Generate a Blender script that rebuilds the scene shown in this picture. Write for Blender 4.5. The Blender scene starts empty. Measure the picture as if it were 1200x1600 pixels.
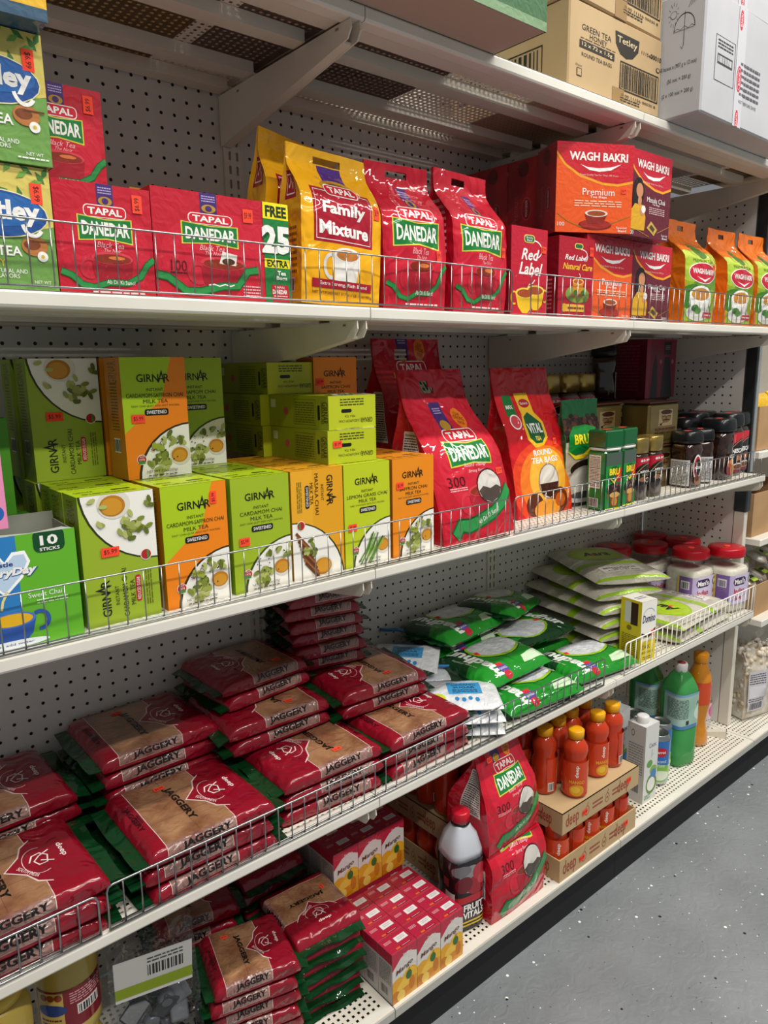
import bpy, math, random
from mathutils import Vector, Matrix
from mathutils.geometry import tessellate_polygon
from bisect import bisect_right

# all measures below are inches; S turns them into metres, ZF is the level of the floor
S = 0.0254
ZF = 7.4
SC = bpy.context.scene
COL = SC.collection
RNG = random.Random(7)

# ------------------------------------------------------------------ camera
def world(x, y, z):
    return Vector((x * S, y * S, (z - ZF) * S))

PITCH, ROLL, YAW, FPX = 0.195379666, -0.0159392951, 0.698495317, 1147.55636
_f = Vector((math.sin(YAW) * math.cos(PITCH), math.cos(YAW) * math.cos(PITCH), -math.sin(PITCH)))
_r0 = Vector((math.cos(YAW), -math.sin(YAW), 0))
_u0 = _r0.cross(_f)
_r = _r0 * math.cos(ROLL) + _u0 * math.sin(ROLL)
_u = _u0 * math.cos(ROLL) - _r0 * math.sin(ROLL)
cam_data = bpy.data.cameras.new('camera')
cam = bpy.data.objects.new('camera', cam_data)
COL.objects.link(cam)
m = Matrix((_r, _u, -_f)).transposed().to_4x4()
m.translation = world(-27.3795565, -53.14142905, 58.97873926)
cam.matrix_world = m
cam_data.sensor_fit = 'VERTICAL'
cam_data.sensor_height = 36.0
cam_data.lens = 36.0 * FPX / 1600.0
cam_data.clip_start = 0.05
SC.camera = cam

# ------------------------------------------------------------------ light and exposure
SC.view_settings.view_transform = 'Standard'
SC.view_settings.look = 'None'
SC.view_settings.gamma = 1.0
SC.view_settings.use_curve_mapping = False
SC.view_settings.exposure = 0.0
SC.cycles.use_denoising = True
SC.cycles.max_bounces = 8
SC.cycles.transparent_max_bounces = 12
wd = bpy.data.worlds.new('store_air')
SC.world = wd
wd.use_nodes = True
wd.node_tree.nodes['Background'].inputs[0].default_value = (0.92, 0.96, 1.0, 1)
wd.node_tree.nodes['Background'].inputs[1].default_value = 0.22

# tube lights over the aisle: (x, y, z, length along x, watts)
TUBES = [(-34, -58, 152, 46, 24), (20, -58, 152, 46, 30), (74, -58, 152, 46, 35), (124, -56, 152, 46, 40), (-40, -116, 152, 46, 44), (14, -116, 152, 46, 44), (70, -116, 152, 46, 40)]

# ------------------------------------------------------------------ materials
def lin(c):
    return c / 12.92 if c <= 0.04045 else ((c + 0.055) / 1.055) ** 2.4

def rgb(h):
    return tuple(lin(int(h[i:i + 2], 16) / 255) for i in (0, 2, 4)) + (1.0,)

FIN = {
    # roughness, coat, coat roughness, metallic, bump, noise scale
    'card': (0.5, 0.3, 0.15, 0, 0, 0),
    'wrap': (0.5, 0.75, 0.05, 0, 0.12, 45),
    'film': (0.5, 1.0, 0.04, 0, 0.6, 17),
    'soft': (0.42, 0.6, 0.18, 0, 0.22, 34),
    'paper': (0.75, 0, 0.3, 0, 0, 0),
    'plas': (0.30, 0.3, 0.1, 0, 0, 0),
    'gloss': (0.15, 0.6, 0.05, 0, 0, 0),
    'paint': (0.45, 0.15, 0.25, 0, 0, 0),
    'metal': (0.28, 0, 0.1, 1, 0, 0),
    'foil': (0.30, 0.3, 0.1, 0.85, 0.05, 40),
}
_MAT = {}

def M(key):
    if key in _MAT:
        return _MAT[key]
    if key in SPECIAL:
        m = SPECIAL[key](key)
        _MAT[key] = m
        return m
    fin, hx = key.split(':')
    ro, co, cr, me, bp, sc = FIN[fin]
    m = bpy.data.materials.new(fin + '_' + hx)
    m.use_nodes = True
    nt = m.node_tree
    b = nt.nodes['Principled BSDF']
    b.inputs['Base Color'].default_value = rgb(hx)
    b.inputs['Roughness'].default_value = ro
    b.inputs['Metallic'].default_value = me
    b.inputs['Coat Weight'].default_value = co
    b.inputs['Coat Roughness'].default_value = cr
    b.inputs['Specular IOR Level'].default_value = (0.1 if bp > .3 else 0.25) if co >= .3 and not me else 0.5
    if bp:
        add_bump(nt, b, bp, sc)
    _MAT[key] = m
    return m

def add_bump(nt, b, strength, scale, dist=0.01):
    tc = nt.nodes.new('ShaderNodeTexCoord')
    nz = nt.nodes.new('ShaderNodeTexNoise')
    nz.inputs['Scale'].default_value = scale
    nz.inputs['Detail'].default_value = 0.8
    nz.inputs['Roughness'].default_value = 0.55
    nz.inputs['Distortion'].default_value = 2.2
    bu = nt.nodes.new('ShaderNodeBump')
    bu.inputs['Strength'].default_value = strength
    bu.inputs['Distance'].default_value = dist
    nt.links.new(tc.outputs['Object'], nz.inputs['Vector'])
    nt.links.new(nz.outputs['Fac'], bu.inputs['Height'])
    nt.links.new(bu.outputs['Normal'], b.inputs['Normal'])
    nt.links.new(bu.outputs['Normal'], b.inputs['Coat Normal'])
    return tc

def mottle(c1, c2, scale, rough=0.4, coat=0.0, bump=0.0, detail=4, lo=0.35, hi=0.65, coatr=0.1):
    def mk(key):
        m = bpy.data.materials.new(key)
        m.use_nodes = True
        nt = m.node_tree
        b = nt.nodes['Principled BSDF']
        tc = nt.nodes.new('ShaderNodeTexCoord')
        nz = nt.nodes.new('ShaderNodeTexNoise')
        nz.inputs['Scale'].default_value = scale
        nz.inputs['Detail'].default_value = detail
        rp = nt.nodes.new('ShaderNodeValToRGB')
        rp.color_ramp.elements[0].color = rgb(c1)
        rp.color_ramp.elements[0].position = lo
        rp.color_ramp.elements[1].color = rgb(c2)
        rp.color_ramp.elements[1].position = hi
        nt.links.new(tc.outputs['Object'], nz.inputs['Vector'])
        nt.links.new(nz.outputs['Fac'], rp.inputs['Fac'])
        nt.links.new(rp.outputs['Color'], b.inputs['Base Color'])
        b.inputs['Roughness'].default_value = rough
        b.inputs['Coat Weight'].default_value = coat
        b.inputs['Coat Roughness'].default_value = coatr
        if bump:
            add_bump(nt, b, bump, 42)
        return m
    return mk

def clear(col, rough=0.05, trans=1.0, ior=1.4, alpha=1.0, bump=0.0):
    def mk(key):
        m = bpy.data.materials.new(key)
        m.use_nodes = True
        nt = m.node_tree
        b = nt.nodes['Principled BSDF']
        b.inputs['Base Color'].default_value = rgb(col)
        b.inputs['Roughness'].default_value = rough
        b.inputs['Transmission Weight'].default_value = trans
        b.inputs['IOR'].default_value = ior
        b.inputs['Alpha'].default_value = alpha
        if bump:
            add_bump(nt, b, bump, 40)
        return m
    return mk

def film_mat(base, rough, bump):
    """thin clear plastic: mostly see-through, shiny at grazing angles"""
    def mk(key):
        m = bpy.data.materials.new(key)
        m.use_nodes = True
        nt = m.node_tree
        nt.nodes.remove(nt.nodes['Principled BSDF'])
        out = nt.nodes['Material Output']
        tr = nt.nodes.new('ShaderNodeBsdfTransparent')
        tr.inputs['Color'].default_value = (0.96, 0.97, 0.98, 1)
        gl = nt.nodes.new('ShaderNodeBsdfGlossy')
        gl.inputs['Roughness'].default_value = rough
        fr = nt.nodes.new('ShaderNodeLayerWeight')
        fr.inputs['Blend'].default_value = 0.25
        ad = nt.nodes.new('ShaderNodeMath')
        ad.operation = 'ADD'
        ad.inputs[1].default_value = base
        mx = nt.nodes.new('ShaderNodeMixShader')
        pw = nt.nodes.new('ShaderNodeMath')
        pw.operation = 'POWER'
        pw.inputs[1].default_value = 2.5
        nt.links.new(fr.outputs['Facing'], pw.inputs[0])
        nt.links.new(pw.outputs[0], ad.inputs[0])
        nt.links.new(ad.outputs[0], mx.inputs[0])
        nt.links.new(tr.outputs[0], mx.inputs[1])
        nt.links.new(gl.outputs[0], mx.inputs[2])
        nt.links.new(mx.outputs[0], out.inputs['Surface'])
        if bump:
            tc = nt.nodes.new('ShaderNodeTexCoord')
            nz_ = nt.nodes.new('ShaderNodeTexNoise')
            nz_.inputs['Scale'].default_value = 40
            nz_.inputs['Distortion'].default_value = 1.5
            bu = nt.nodes.new('ShaderNodeBump')
            bu.inputs['Strength'].default_value = bump
            bu.inputs['Distance'].default_value = 0.01
            nt.links.new(tc.outputs['Object'], nz_.inputs['Vector'])
            nt.links.new(nz_.outputs['Fac'], bu.inputs['Height'])
            nt.links.new(bu.outputs['Normal'], gl.inputs['Normal'])
        return m
    return mk

def floor_mat(key):
    m = bpy.data.materials.new('grey_epoxy_floor')
    m.use_nodes = True
    nt = m.node_tree
    b = nt.nodes['Principled BSDF']
    tc = nt.nodes.new('ShaderNodeTexCoord')
    nz = nt.nodes.new('ShaderNodeTexNoise')
    nz.inputs['Scale'].default_value = 3.0
    nz.inputs['Detail'].default_value = 6
    rp = nt.nodes.new('ShaderNodeValToRGB')
    rp.color_ramp.elements[0].color = rgb('6f7376')
    rp.color_ramp.elements[0].position = 0.3
    rp.color_ramp.elements[1].color = rgb('8b8f92')
    rp.color_ramp.elements[1].position = 0.72
    nt.links.new(tc.outputs['Object'], nz.inputs['Vector'])
    nt.links.new(nz.outputs['Fac'], rp.inputs['Fac'])
    last = rp.outputs['Color']
    for sc, th, colr in ((30, 0.10, 'f2f2ee'), (24, 0.09, '17191b'), (62, 0.11, 'd6d8d8'), (70, 0.1, '303436')):
        vo = nt.nodes.new('ShaderNodeTexVoronoi')
        vo.inputs['Scale'].default_value = sc
        wn = nt.nodes.new('ShaderNodeTexWhiteNoise')
        lt = nt.nodes.new('ShaderNodeMath'); lt.operation = 'LESS_THAN'; lt.inputs[1].default_value = th
        g2 = nt.nodes.new('ShaderNodeMath'); g2.operation = 'LESS_THAN'; g2.inputs[1].default_value = 0.30
        mu = nt.nodes.new('ShaderNodeMath'); mu.operation = 'MULTIPLY'
        mx = nt.nodes.new('ShaderNodeMix'); mx.data_type = 'RGBA'
        mx.inputs[7].default_value = rgb(colr)
        nt.links.new(tc.outputs['Object'], vo.inputs['Vector'])
        nt.links.new(vo.outputs['Position'], wn.inputs['Vector'])
        nt.links.new(vo.outputs['Distance'], lt.inputs[0])
        nt.links.new(wn.outputs['Value'], g2.inputs[0])
        nt.links.new(lt.outputs[0], mu.inputs[0])
        nt.links.new(g2.outputs[0], mu.inputs[1])
        nt.links.new(mu.outputs[0], mx.inputs[0])
        nt.links.new(last, mx.inputs[6])
        last = mx.outputs[2]
    nt.links.new(last, b.inputs['Base Color'])
    b.inputs['Roughness'].default_value = 0.42
    b.inputs['Coat Weight'].default_value = 0.35
    b.inputs['Coat Roughness'].default_value = 0.25
    n2 = nt.nodes.new('ShaderNodeTexNoise')
    n2.inputs['Scale'].default_value = 26
    n2.inputs['Distortion'].default_value = 2
    bu = nt.nodes.new('ShaderNodeBump')
    bu.inputs['Strength'].default_value = 0.25
    bu.inputs['Distance'].default_value = 0.01
    nt.links.new(tc.outputs['Object'], n2.inputs['Vector'])
    nt.links.new(n2.outputs['Fac'], bu.inputs['Height'])
    nt.links.new(bu.outputs['Normal'], b.inputs['Normal'])
    nt.links.new(bu.outputs['Normal'], b.inputs['Coat Normal'])
    return m

def tube_mat(key):
    m = bpy.data.materials.new('lit_tube')
    m.use_nodes = True
    b = m.node_tree.nodes['Principled BSDF']
    b.inputs['Emission Color'].default_value = (1, 0.97, 0.92, 1)
    b.inputs['Emission Strength'].default_value = 2.0
    return m

SPECIAL = {
    'floor': floor_mat,
    'tube': tube_mat,
    'cream': mottle('d9d2c2', 'e6e0d2', 3, 0.42, 0.12, coatr=0.3),
    'peg': mottle('d9d5cc', 'e2ded6', 2, 0.5, 0.1, coatr=0.3),
    'lip': mottle('dcd8cc', 'e9e5da', 5, 0.38, 0.2, coatr=0.25),
    'wood_panel': mottle('8a7250', '9b835f', 6, 0.7),
    'board': mottle('b79a70', 'c2a67c', 5, 0.75),
    'whitecarton': mottle('b0b0b5', 'bebec3', 4, 0.6),
    'kraft': mottle('a98459', 'b9946a', 7, 0.7),
    'jag': mottle('7d4f34', 'a97c58', 26, 0.4, 1.0, 0.25, detail=5, coatr=0.12),
    'jagside': mottle('7e5048', 'a58278', 22, 0.35, 1.0, 0.55, detail=4, coatr=0.1),
    'whitesugar': mottle('c9cbd0', 'e8eaec', 40, 0.45, 0.8, 0.3),
    'rice': mottle('b5ae9e', 'cfc9bb', 22, 0.5, 0.8, 0.3),
    'jarsugar': mottle('cfc8b4', 'e6e0d0', 60, 0.6),
    'nuts': mottle('c9b394', 'f0e8da', 30, 0.6, 0.3),
    'aloe': clear('55b865', 0.1, 0.45, 1.35),
    'aloelabel': mottle('8fb7a4', 'b4d0c2', 14, 0.3, 0.4),
    'clearjar': film_mat(0.02, 0.04, 0),
    'clearbag': film_mat(0.06, 0.10, 0.6),
    'zipbag': film_mat(0.08, 0.15, 0.4),
    'coffee': mottle('1d0f0a', '3b2013', 60, 0.15, 0.8),
    'mangojuice': mottle('c47a08', 'd98a10', 8, 0.15, 0.7),
    'gheeyellow': mottle('b39a3e', 'c6ae55', 9, 0.35, 0.5),
    'beans': mottle('1b120e', '4a3a30', 70, 0.3, 0.6),
}

# ------------------------------------------------------------------ mesh builder
class MB:
    def __init__(s):
        s.v, s.f, s.mi, s.sm, s.keys = [], [], [], [], []

    def mat(s, key):
        if key not in s.keys:
            s.keys.append(key)
        return s.keys.index(key)

    def add(s, verts, faces, key, smooth=False):
        o = len(s.v)
        k = s.mat(key)
        s.v.extend(verts)
        for f in faces:
            s.f.append([i + o for i in f])
            s.mi.append(k)
            s.sm.append(smooth)
        return s

    def box(s, x0, y0, z0, x1, y1, z1, key, b=0.0):
        if b <= 0:
            v = [(x, y, z) for z in (z0, z1) for y in (y0, y1) for x in (x0, x1)]
            f = [(0, 2, 3, 1), (4, 5, 7, 6), (0, 1, 5, 4), (2, 6, 7, 3), (0, 4, 6, 2), (1, 3, 7, 5)]
            return s.add(v, f, key)
        b = min(b, (x1 - x0) / 2.01, (y1 - y0) / 2.01, (z1 - z0) / 2.01)
        v, idx = [], {}
        for ix, X in ((0, x0), (1, x1)):
            for iy, Y in ((0, y0), (1, y1)):
                for iz, Z in ((0, z0), (1, z1)):
                    for ax in range(3):
                        p = [X, Y, Z]
                        for k in range(3):
                            if k != ax:
                                p[k] += b if (ix, iy, iz)[k] == 0 else -b
                        idx[(ix, iy, iz, ax)] = len(v)
                        v.append(tuple(p))
        f = []
        for ax in range(3):
            o1, o2 = [k for k in range(3) if k != ax]
            for sgn in (0, 1):
                c = []
                for a, bb in ((0, 0), (1, 0), (1, 1), (0, 1)):
                    t = [0, 0, 0]; t[ax] = sgn; t[o1] = a; t[o2] = bb
                    c.append(idx[(*t, ax)])
                flip = (ax == 1) != (sgn == 0)
                f.append(c[::-1] if flip else c)
        for ax in range(3):
            o1, o2 = [k for k in range(3) if k != ax]
            for a in (0, 1):
                for bb in (0, 1):
                    t0 = [0, 0, 0]; t0[o1] = a; t0[o2] = bb; t0[ax] = 0
                    t1 = list(t0); t1[ax] = 1
                    f.append((idx[(*t0, o1)], idx[(*t0, o2)], idx[(*t1, o2)], idx[(*t1, o1)]))
        for ix in (0, 1):
            for iy in (0, 1):
                for iz in (0, 1):
                    f.append(tuple(idx[(ix, iy, iz, k)] for k in range(3)))
        return s.add(v, f, key)

    def prism(s, pts, axis, a, b, key):
        """polygon in the two other axes, extruded along axis ('x','y','z') from a to b"""
        n = len(pts)
        def P(p, t):
            return {'x': (t, p[0], p[1]), 'y': (p[0], t, p[1]), 'z': (p[0], p[1], t)}[axis]
        v = [P(p, a) for p in pts] + [P(p, b) for p in pts]
        f = [tuple(range(n)), tuple(range(2 * n - 1, n - 1, -1))]
        f += [(i, (i + 1) % n, n + (i + 1) % n, n + i) for i in range(n)]
        return s.add(v, f, key)

    def lathe(s, prof, key, n=24, cx=0, cy=0, sq=0.0, cap=True, sx=1, sy=1):
        """prof: (radius, z); sq in 0..1 squares the section off; sx, sy stretch it"""
        v, f = [], []
        for r, z in prof:
            for i in range(n):
                a = 2 * math.pi * (i + 0.5) / n
                c, d = math.cos(a), math.sin(a)
                if sq:
                    e = 2 + 6 * sq
                    k = (abs(c) ** e + abs(d) ** e) ** (-1 / e)
                else:
                    k = 1
                v.append((cx + r * k * c * sx, cy + r * k * d * sy, z))
        for j in range(len(prof) - 1):
            for i in range(n):
                f.append((j * n + i, j * n + (i + 1) % n, (j + 1) * n + (i + 1) % n, (j + 1) * n + i))
        s.add(v, f, key, True)
        if cap:
            o = len(s.v) - len(v)
            k = s.mat(key)
            for ring, rev in ((0, True), (len(prof) - 1, False)):
                if prof[ring][0] > 0.01:
                    ids = [o + ring * n + i for i in range(n)]
                    s.f.append(ids[::-1] if rev else ids); s.mi.append(k); s.sm.append(False)
        return s

    def tube(s, pts, r, key, n=6):
        v, f = [], []
        P = [Vector(p) for p in pts]
        prev = None
        for i, p in enumerate(P):
            t = (P[min(i + 1, len(P) - 1)] - P[max(i - 1, 0)]).normalized()
            if prev is None:
                a = Vector((0, 0, 1)) if abs(t.z) < 0.9 else Vector((0, 1, 0))
                prev = t.cross(a).normalized()
            nn = (prev - t * prev.dot(t)).normalized()
            bb = t.cross(nn)
            prev = nn
            for k in range(n):
                a = 2 * math.pi * k / n
                v.append(tuple(p + nn * (r * math.cos(a)) + bb * (r * math.sin(a))))
        for i in range(len(P) - 1):
            for k in range(n):
                f.append((i * n + k, i * n + (k + 1) % n, (i + 1) * n + (k + 1) % n, (i + 1) * n + k))
        f.append(tuple(range(n - 1, -1, -1)))
        f.append(tuple((len(P) - 1) * n + k for k in range(n)))
        return s.add(v, f, key, True)

    def grid(s, G, key, skip=None, flip=False):
        nu, nv = len(G), len(G[0])
        v = [tuple(G[i][j]) for i in range(nu) for j in range(nv)]
        f = []
        for i in range(nu - 1):
            for j in range(nv - 1):
                if skip and skip(i, j):
                    continue
                a, b, c, d = i * nv + j, (i + 1) * nv + j, (i + 1) * nv + j + 1, i * nv + j + 1
                f += [(c, b, a), (d, c, a)] if flip else [(a, b, c), (a, c, d)]
        return s.add(v, f, key, True)

    def mesh(s, name):
        me = bpy.data.meshes.new(name)
        me.from_pydata([(x * S, y * S, z * S) for x, y, z in s.v], [], s.f)
        for k in s.keys:
            me.materials.append(M(k))
        me.polygons.foreach_set('material_index', s.mi)
        me.polygons.foreach_set('use_smooth', s.sm)
        me.update()
        return me

def tag(o, label, cat, group=None, kind=None):
    if label: o['label'] = label
    if cat: o['category'] = cat
    if group: o['group'] = group
    if kind: o['kind'] = kind
    return o

def obj(mb, name, x=0, y=0, z=0, rz=0, label=None, cat=None, group=None, kind=None, rx=0, ry=0):
    """one mesh that stands at top level, at a point of the world in inches"""
    o = bpy.data.objects.new(name, mb.mesh(name))
    COL.objects.link(o)
    o.location = world(x, y, z)
    o.rotation_euler = (math.radians(rx), math.radians(ry), math.radians(rz))
    return tag(o, label, cat, group, kind)

def part(mb, name, parent, label=None):
    o = bpy.data.objects.new(name, mb.mesh(name))
    COL.objects.link(o)
    o.parent = parent
    if label: o['label'] = label
    return o

def thing(name, x, y, z, rz, label, cat, group=None, rx=0, ry=0, kind=None):
    o = bpy.data.objects.new(name, None)
    COL.objects.link(o)
    o.empty_display_size = 0.05
    o.location = world(x, y, z)
    o.rotation_euler = (math.radians(rx), math.radians(ry), math.radians(rz))
    return tag(o, label, cat, group, kind)

def dup(root, x, y, z, rz, label, group=None, rx=0, ry=0, skip=()):
    r = root.copy()
    COL.objects.link(r)
    r.location = world(x, y, z)
    r.rotation_euler = (math.radians(rx), math.radians(ry), math.radians(rz))
    r['label'] = label
    if group: r['group'] = group
    for ch in list(root.children):
        if ch.name.split('.')[0] in skip:
            continue
        c = ch.copy(); COL.objects.link(c); c.parent = r
        for g in list(ch.children):
            e = g.copy(); COL.objects.link(e); e.parent = c
    return r

# ------------------------------------------------------------------ printed artwork
_TX = {}

def text_polys(txt, b, sh):
    k = (txt, b, sh)
    if k not in _TX:
        cu = bpy.data.curves.new('t', 'FONT')
        cu.body = txt
        cu.size = 1.0
        cu.resolution_u = 2
        cu.offset = b
        cu.shear = sh
        o = bpy.data.objects.new('t', cu)
        COL.objects.link(o)
        dg = bpy.context.evaluated_depsgraph_get()
        me = bpy.data.meshes.new_from_object(o.evaluated_get(dg))
        vs = [(v.co.x, v.co.y) for v in me.vertices]
        pol = [[vs[i] for i in p.vertices] for p in me.polygons]
        bpy.data.objects.remove(o)
        bpy.data.curves.remove(cu)
        bpy.data.meshes.remove(me)
        if vs:
            x0, x1 = min(v[0] for v in vs), max(v[0] for v in vs)
            y0, y1 = min(v[1] for v in vs), max(v[1] for v in vs)
            w, h = max(x1 - x0, 1e-4), max(y1 - y0, 1e-4)
            pol = [[((x - x0) / w - 0.5, (y - y0) / h - 0.5) for x, y in p] for p in pol]
            _TX[k] = (pol, w / h)
        else:
            _TX[k] = ([], 1)
    return _TX[k]

class D:
    """a print laid out on a 100 x 100 field; asp is width over height of the face it goes on"""
    def __init__(s, asp=1.0):
        s.asp = asp
        s.i = []

    def p(s, pts, c, l=1):
        if len(pts) > 4:
            tri = tessellate_polygon([[Vector((x, y, 0)) for x, y in pts]])
            pol = [[pts[k] for k in t] for t in tri]
        else:
            pol = [list(pts)]
        s.i.append((l, pol, c))
        return s

    def r(s, x, y, w, h, c, l=1):
        s.i.append((l, [[(x, y), (x + w, y), (x + w, y + h), (x, y + h)]], c))
        return s

    def e(s, cx, cy, rx, ry, c, l=2, n=22, a0=0, a1=360):
        pts = [(cx + rx * math.cos(math.radians(a0 + (a1 - a0) * k / n)), cy + ry * math.sin(math.radians(a0 + (a1 - a0) * k / n)))
               for k in range(n + (0 if a1 - a0 == 360 else 1))]
        q = [[(cx, cy), pts[k], pts[(k + 1) % len(pts)]] for k in range(n)]
        s.i.append((l, q, c))
        return s

    def c(s, cx, cy, r, c, l=2, n=20):
        return s.e(cx, cy, r, r * s.asp, c, l, n)

    def rr(s, x, y, w, h, r, c, l=2):
        pts = []
        ry = r * s.asp
        for qx, qy, a in ((x + w - r, y + ry, -90), (x + w - r, y + h - ry, 0), (x + r, y + h - ry, 90), (x + r, y + ry, 180)):
            for k in range(5):
                t = math.radians(a + 22.5 * k)
                pts.append((qx + r * math.cos(t), qy + ry * math.sin(t)))
        n = len(pts); cc = (x + w / 2, y + h / 2)
        s.i.append((l, [[cc, pts[k], pts[(k + 1) % n]] for k in range(n)], c))
        return s

    def ln(s, pts, wd, c, l=2):
        """polyline of width wd (percent of the width)"""
        a = s.asp
        Q = [(x, y / a) for x, y in pts]
        L, R = [], []
        for k in range(len(Q)):
            x0, y0 = Q[max(k - 1, 0)]
            x1, y1 = Q[min(k + 1, len(Q) - 1)]
            d = math.hypot(x1 - x0, y1 - y0) or 1
            nx, ny = -(y1 - y0) / d * wd / 2, (x1 - x0) / d * wd / 2
            L.append((Q[k][0] + nx, (Q[k][1] + ny) * a)); R.append((Q[k][0] - nx, (Q[k][1] - ny) * a))
        s.i.append((l, [[R[k], R[k + 1], L[k + 1], L[k]] for k in range(len(Q) - 1)], c))
        return s

    def arc(s, cx, cy, rx, ry, a0, a1, wd, c, l=2, n=14):
        return s.ln([(cx + rx * math.cos(math.radians(a0 + (a1 - a0) * k / n)), cy + ry * math.sin(math.radians(a0 + (a1 - a0) * k / n)))
                     for k in range(n + 1)], wd, c, l)

    def t(s, txt, cx, cy, h, c, l=3, w=None, rot=0, b=0.0, sh=0.0):
        pol, asp = text_polys(txt, b, sh)
        hh = h / s.asp                      # height in width-percent units
        ww = w if w else hh * asp
        ca, sa = math.cos(math.radians(rot)), math.sin(math.radians(rot))
        out = [[(cx + (x * ww * ca - y * hh * sa), cy + (x * ww * sa + y * hh * ca) * s.asp) for x, y in p] for p in pol]
        s.i.append((l, out, c))
        return s

    def lines(s, x, y, w, h, n, c, l=2, seed=1):
        rg = random.Random(seed)
        q = []
        for k in range(n):
            yy = y + h * (k + 0.25) / n
            xx = x
            while xx < x + w * 0.98:
                ww = min(w * rg.uniform(0.08, 0.22), x + w - xx)
                q.append([(xx, yy), (xx + ww, yy), (xx + ww, yy + h / n * 0.45), (xx, yy + h / n * 0.45)])
                xx += ww + w * 0.03
        s.i.append((l, q, c))
        return s

    def bars(s, x, y, w, h, c='101010', l=2, n=24, seed=3):
        rg = random.Random(seed)
        q, xx = [], x
        while xx < x + w:
            ww = w / n * rg.choice((0.4, 0.7, 1.1))
            q.append([(xx, y), (min(xx + ww, x + w), y), (min(xx + ww, x + w), y + h), (xx, y + h)])
            xx += ww + w / n * rg.choice((0.5, 0.8))
        s.i.append((l, q, c))
        return s

    def sub(s, d, x, y, w, h, rot=0, dl=0):
        """another print set into a box of this one, turned by quarter turns (rot counter-clockwise)"""
        for l, pol, c in d.i:
            out = []
            for p in pol:
                q = []
                for a, b in p:
                    a, b = a / 100, b / 100
                    for _ in range(rot % 4):
                        a, b = 1 - b, a
                    q.append((x + a * w, y + b * h))
                out.append(q)
            s.i.append((l + dl, out, c))
        return s

def rot_print(d, k):
    return D(1 / d.asp if k % 2 else d.asp).sub(d, 0, 0, 100, 100, k)

def clip(poly, ax, lim, keep_less):
    out = []
    n = len(poly)
    for k in range(n):
        a, b = poly[k], poly[(k + 1) % n]
        da, db = (a[ax] - lim, b[ax] - lim)
        if keep_less: da, db = -da, -db
        if da >= 0: out.append(a)
        if (da >= 0) != (db >= 0):
            t = da / (da - db)
            out.append((a[0] + (b[0] - a[0]) * t, a[1] + (b[1] - a[1]) * t))
    return out

class Flat:
    def __init__(s, O, U, V, w, h):
        s.O, s.U, s.V = Vector(O), Vector(U), Vector(V)
        s.N = s.U.cross(s.V)
        s.w, s.h = w, h
        s.us, s.vs = (), ()

    def at(s, u, v, off):
        return tuple(s.O + s.U * u + s.V * v + s.N * off)

class Curved:
    def __init__(s, G, us, vs, skip=None):
        s.us, s.vs, s.skip = us, vs, skip
        s.w, s.h = us[-1], vs[-1]
        nu, nv = len(us), len(vs)
        s.G = [[Vector(p) for p in row] for row in G]
        s.Nm = [[None] * nv for _ in range(nu)]
        for i in range(nu):
            for j in range(nv):
                a = s.G[min(i + 1, nu - 1)][j] - s.G[max(i - 1, 0)][j]
                b = s.G[i][min(j + 1, nv - 1)] - s.G[i][max(j - 1, 0)]
                n = a.cross(b)
                s.Nm[i][j] = n.normalized() if n.length > 1e-9 else Vector((0, 0, 1))

    def at(s, u, v, off):
        i = min(max(bisect_right(s.us, u) - 1, 0), len(s.us) - 2)
        j = min(max(bisect_right(s.vs, v) - 1, 0), len(s.vs) - 2)
        a = (u - s.us[i]) / (s.us[i + 1] - s.us[i]); b = (v - s.vs[j]) / (s.vs[j + 1] - s.vs[j])
        def bl(T):
            if a >= b:
                return T[i][j] * (1 - a) + T[i + 1][j] * (a - b) + T[i + 1][j + 1] * b
            return T[i][j] * (1 - b) + T[i][j + 1] * (b - a) + T[i + 1][j + 1] * a
        return tuple(bl(s.G) + bl(s.Nm) * off)

def split_cells(polys, ax, cuts):
    for c in cuts:
        nxt = []
        for p in polys:
            lo, hi = min(q[ax] for q in p), max(q[ax] for q in p)
            if lo < c - 1e-6 and hi > c + 1e-6:
                a, b = clip(p, ax, c, True), clip(p, ax, c, False)
                if len(a) > 2: nxt.append(a)
                if len(b) > 2: nxt.append(b)
            else:
                nxt.append(p)
        polys = nxt
    return polys

def split_diagonals(polys, sf):
    """cut along the diagonal of each cell, as the sheet itself is cut"""
    out = []
    for p in polys:
        cu, cv = sum(q[0] for q in p) / len(p), sum(q[1] for q in p) / len(p)
        i = min(max(bisect_right(sf.us, cu) - 1, 0), len(sf.us) - 2)
        j = min(max(bisect_right(sf.vs, cv) - 1, 0), len(sf.vs) - 2)
        if sf.skip and sf.skip(i, j):
            continue
        u0, v0, du, dv = sf.us[i], sf.vs[j], sf.us[i + 1] - sf.us[i], sf.vs[j + 1] - sf.vs[j]
        w = [((q[0] - u0) / du - (q[1] - v0) / dv, q) for q in p]
        if min(t for t, q in w) < -1e-5 and max(t for t, q in w) > 1e-5:
            A_, B_ = [], []
            for k in range(len(w)):
                (ta, qa), (tb, qb) = w[k], w[(k + 1) % len(w)]
                if ta >= 0: A_.append(qa)
                if ta <= 0: B_.append(qa)
                if (ta > 0 > tb) or (ta < 0 < tb):
                    r = ta / (ta - tb)
                    m = (qa[0] + (qb[0] - qa[0]) * r, qa[1] + (qb[1] - qa[1]) * r)
                    A_.append(m); B_.append(m)
            out += [q for q in (A_, B_) if len(q) > 2]
        else:
            out.append(p)
    return out

LAY = 0.007

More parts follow.
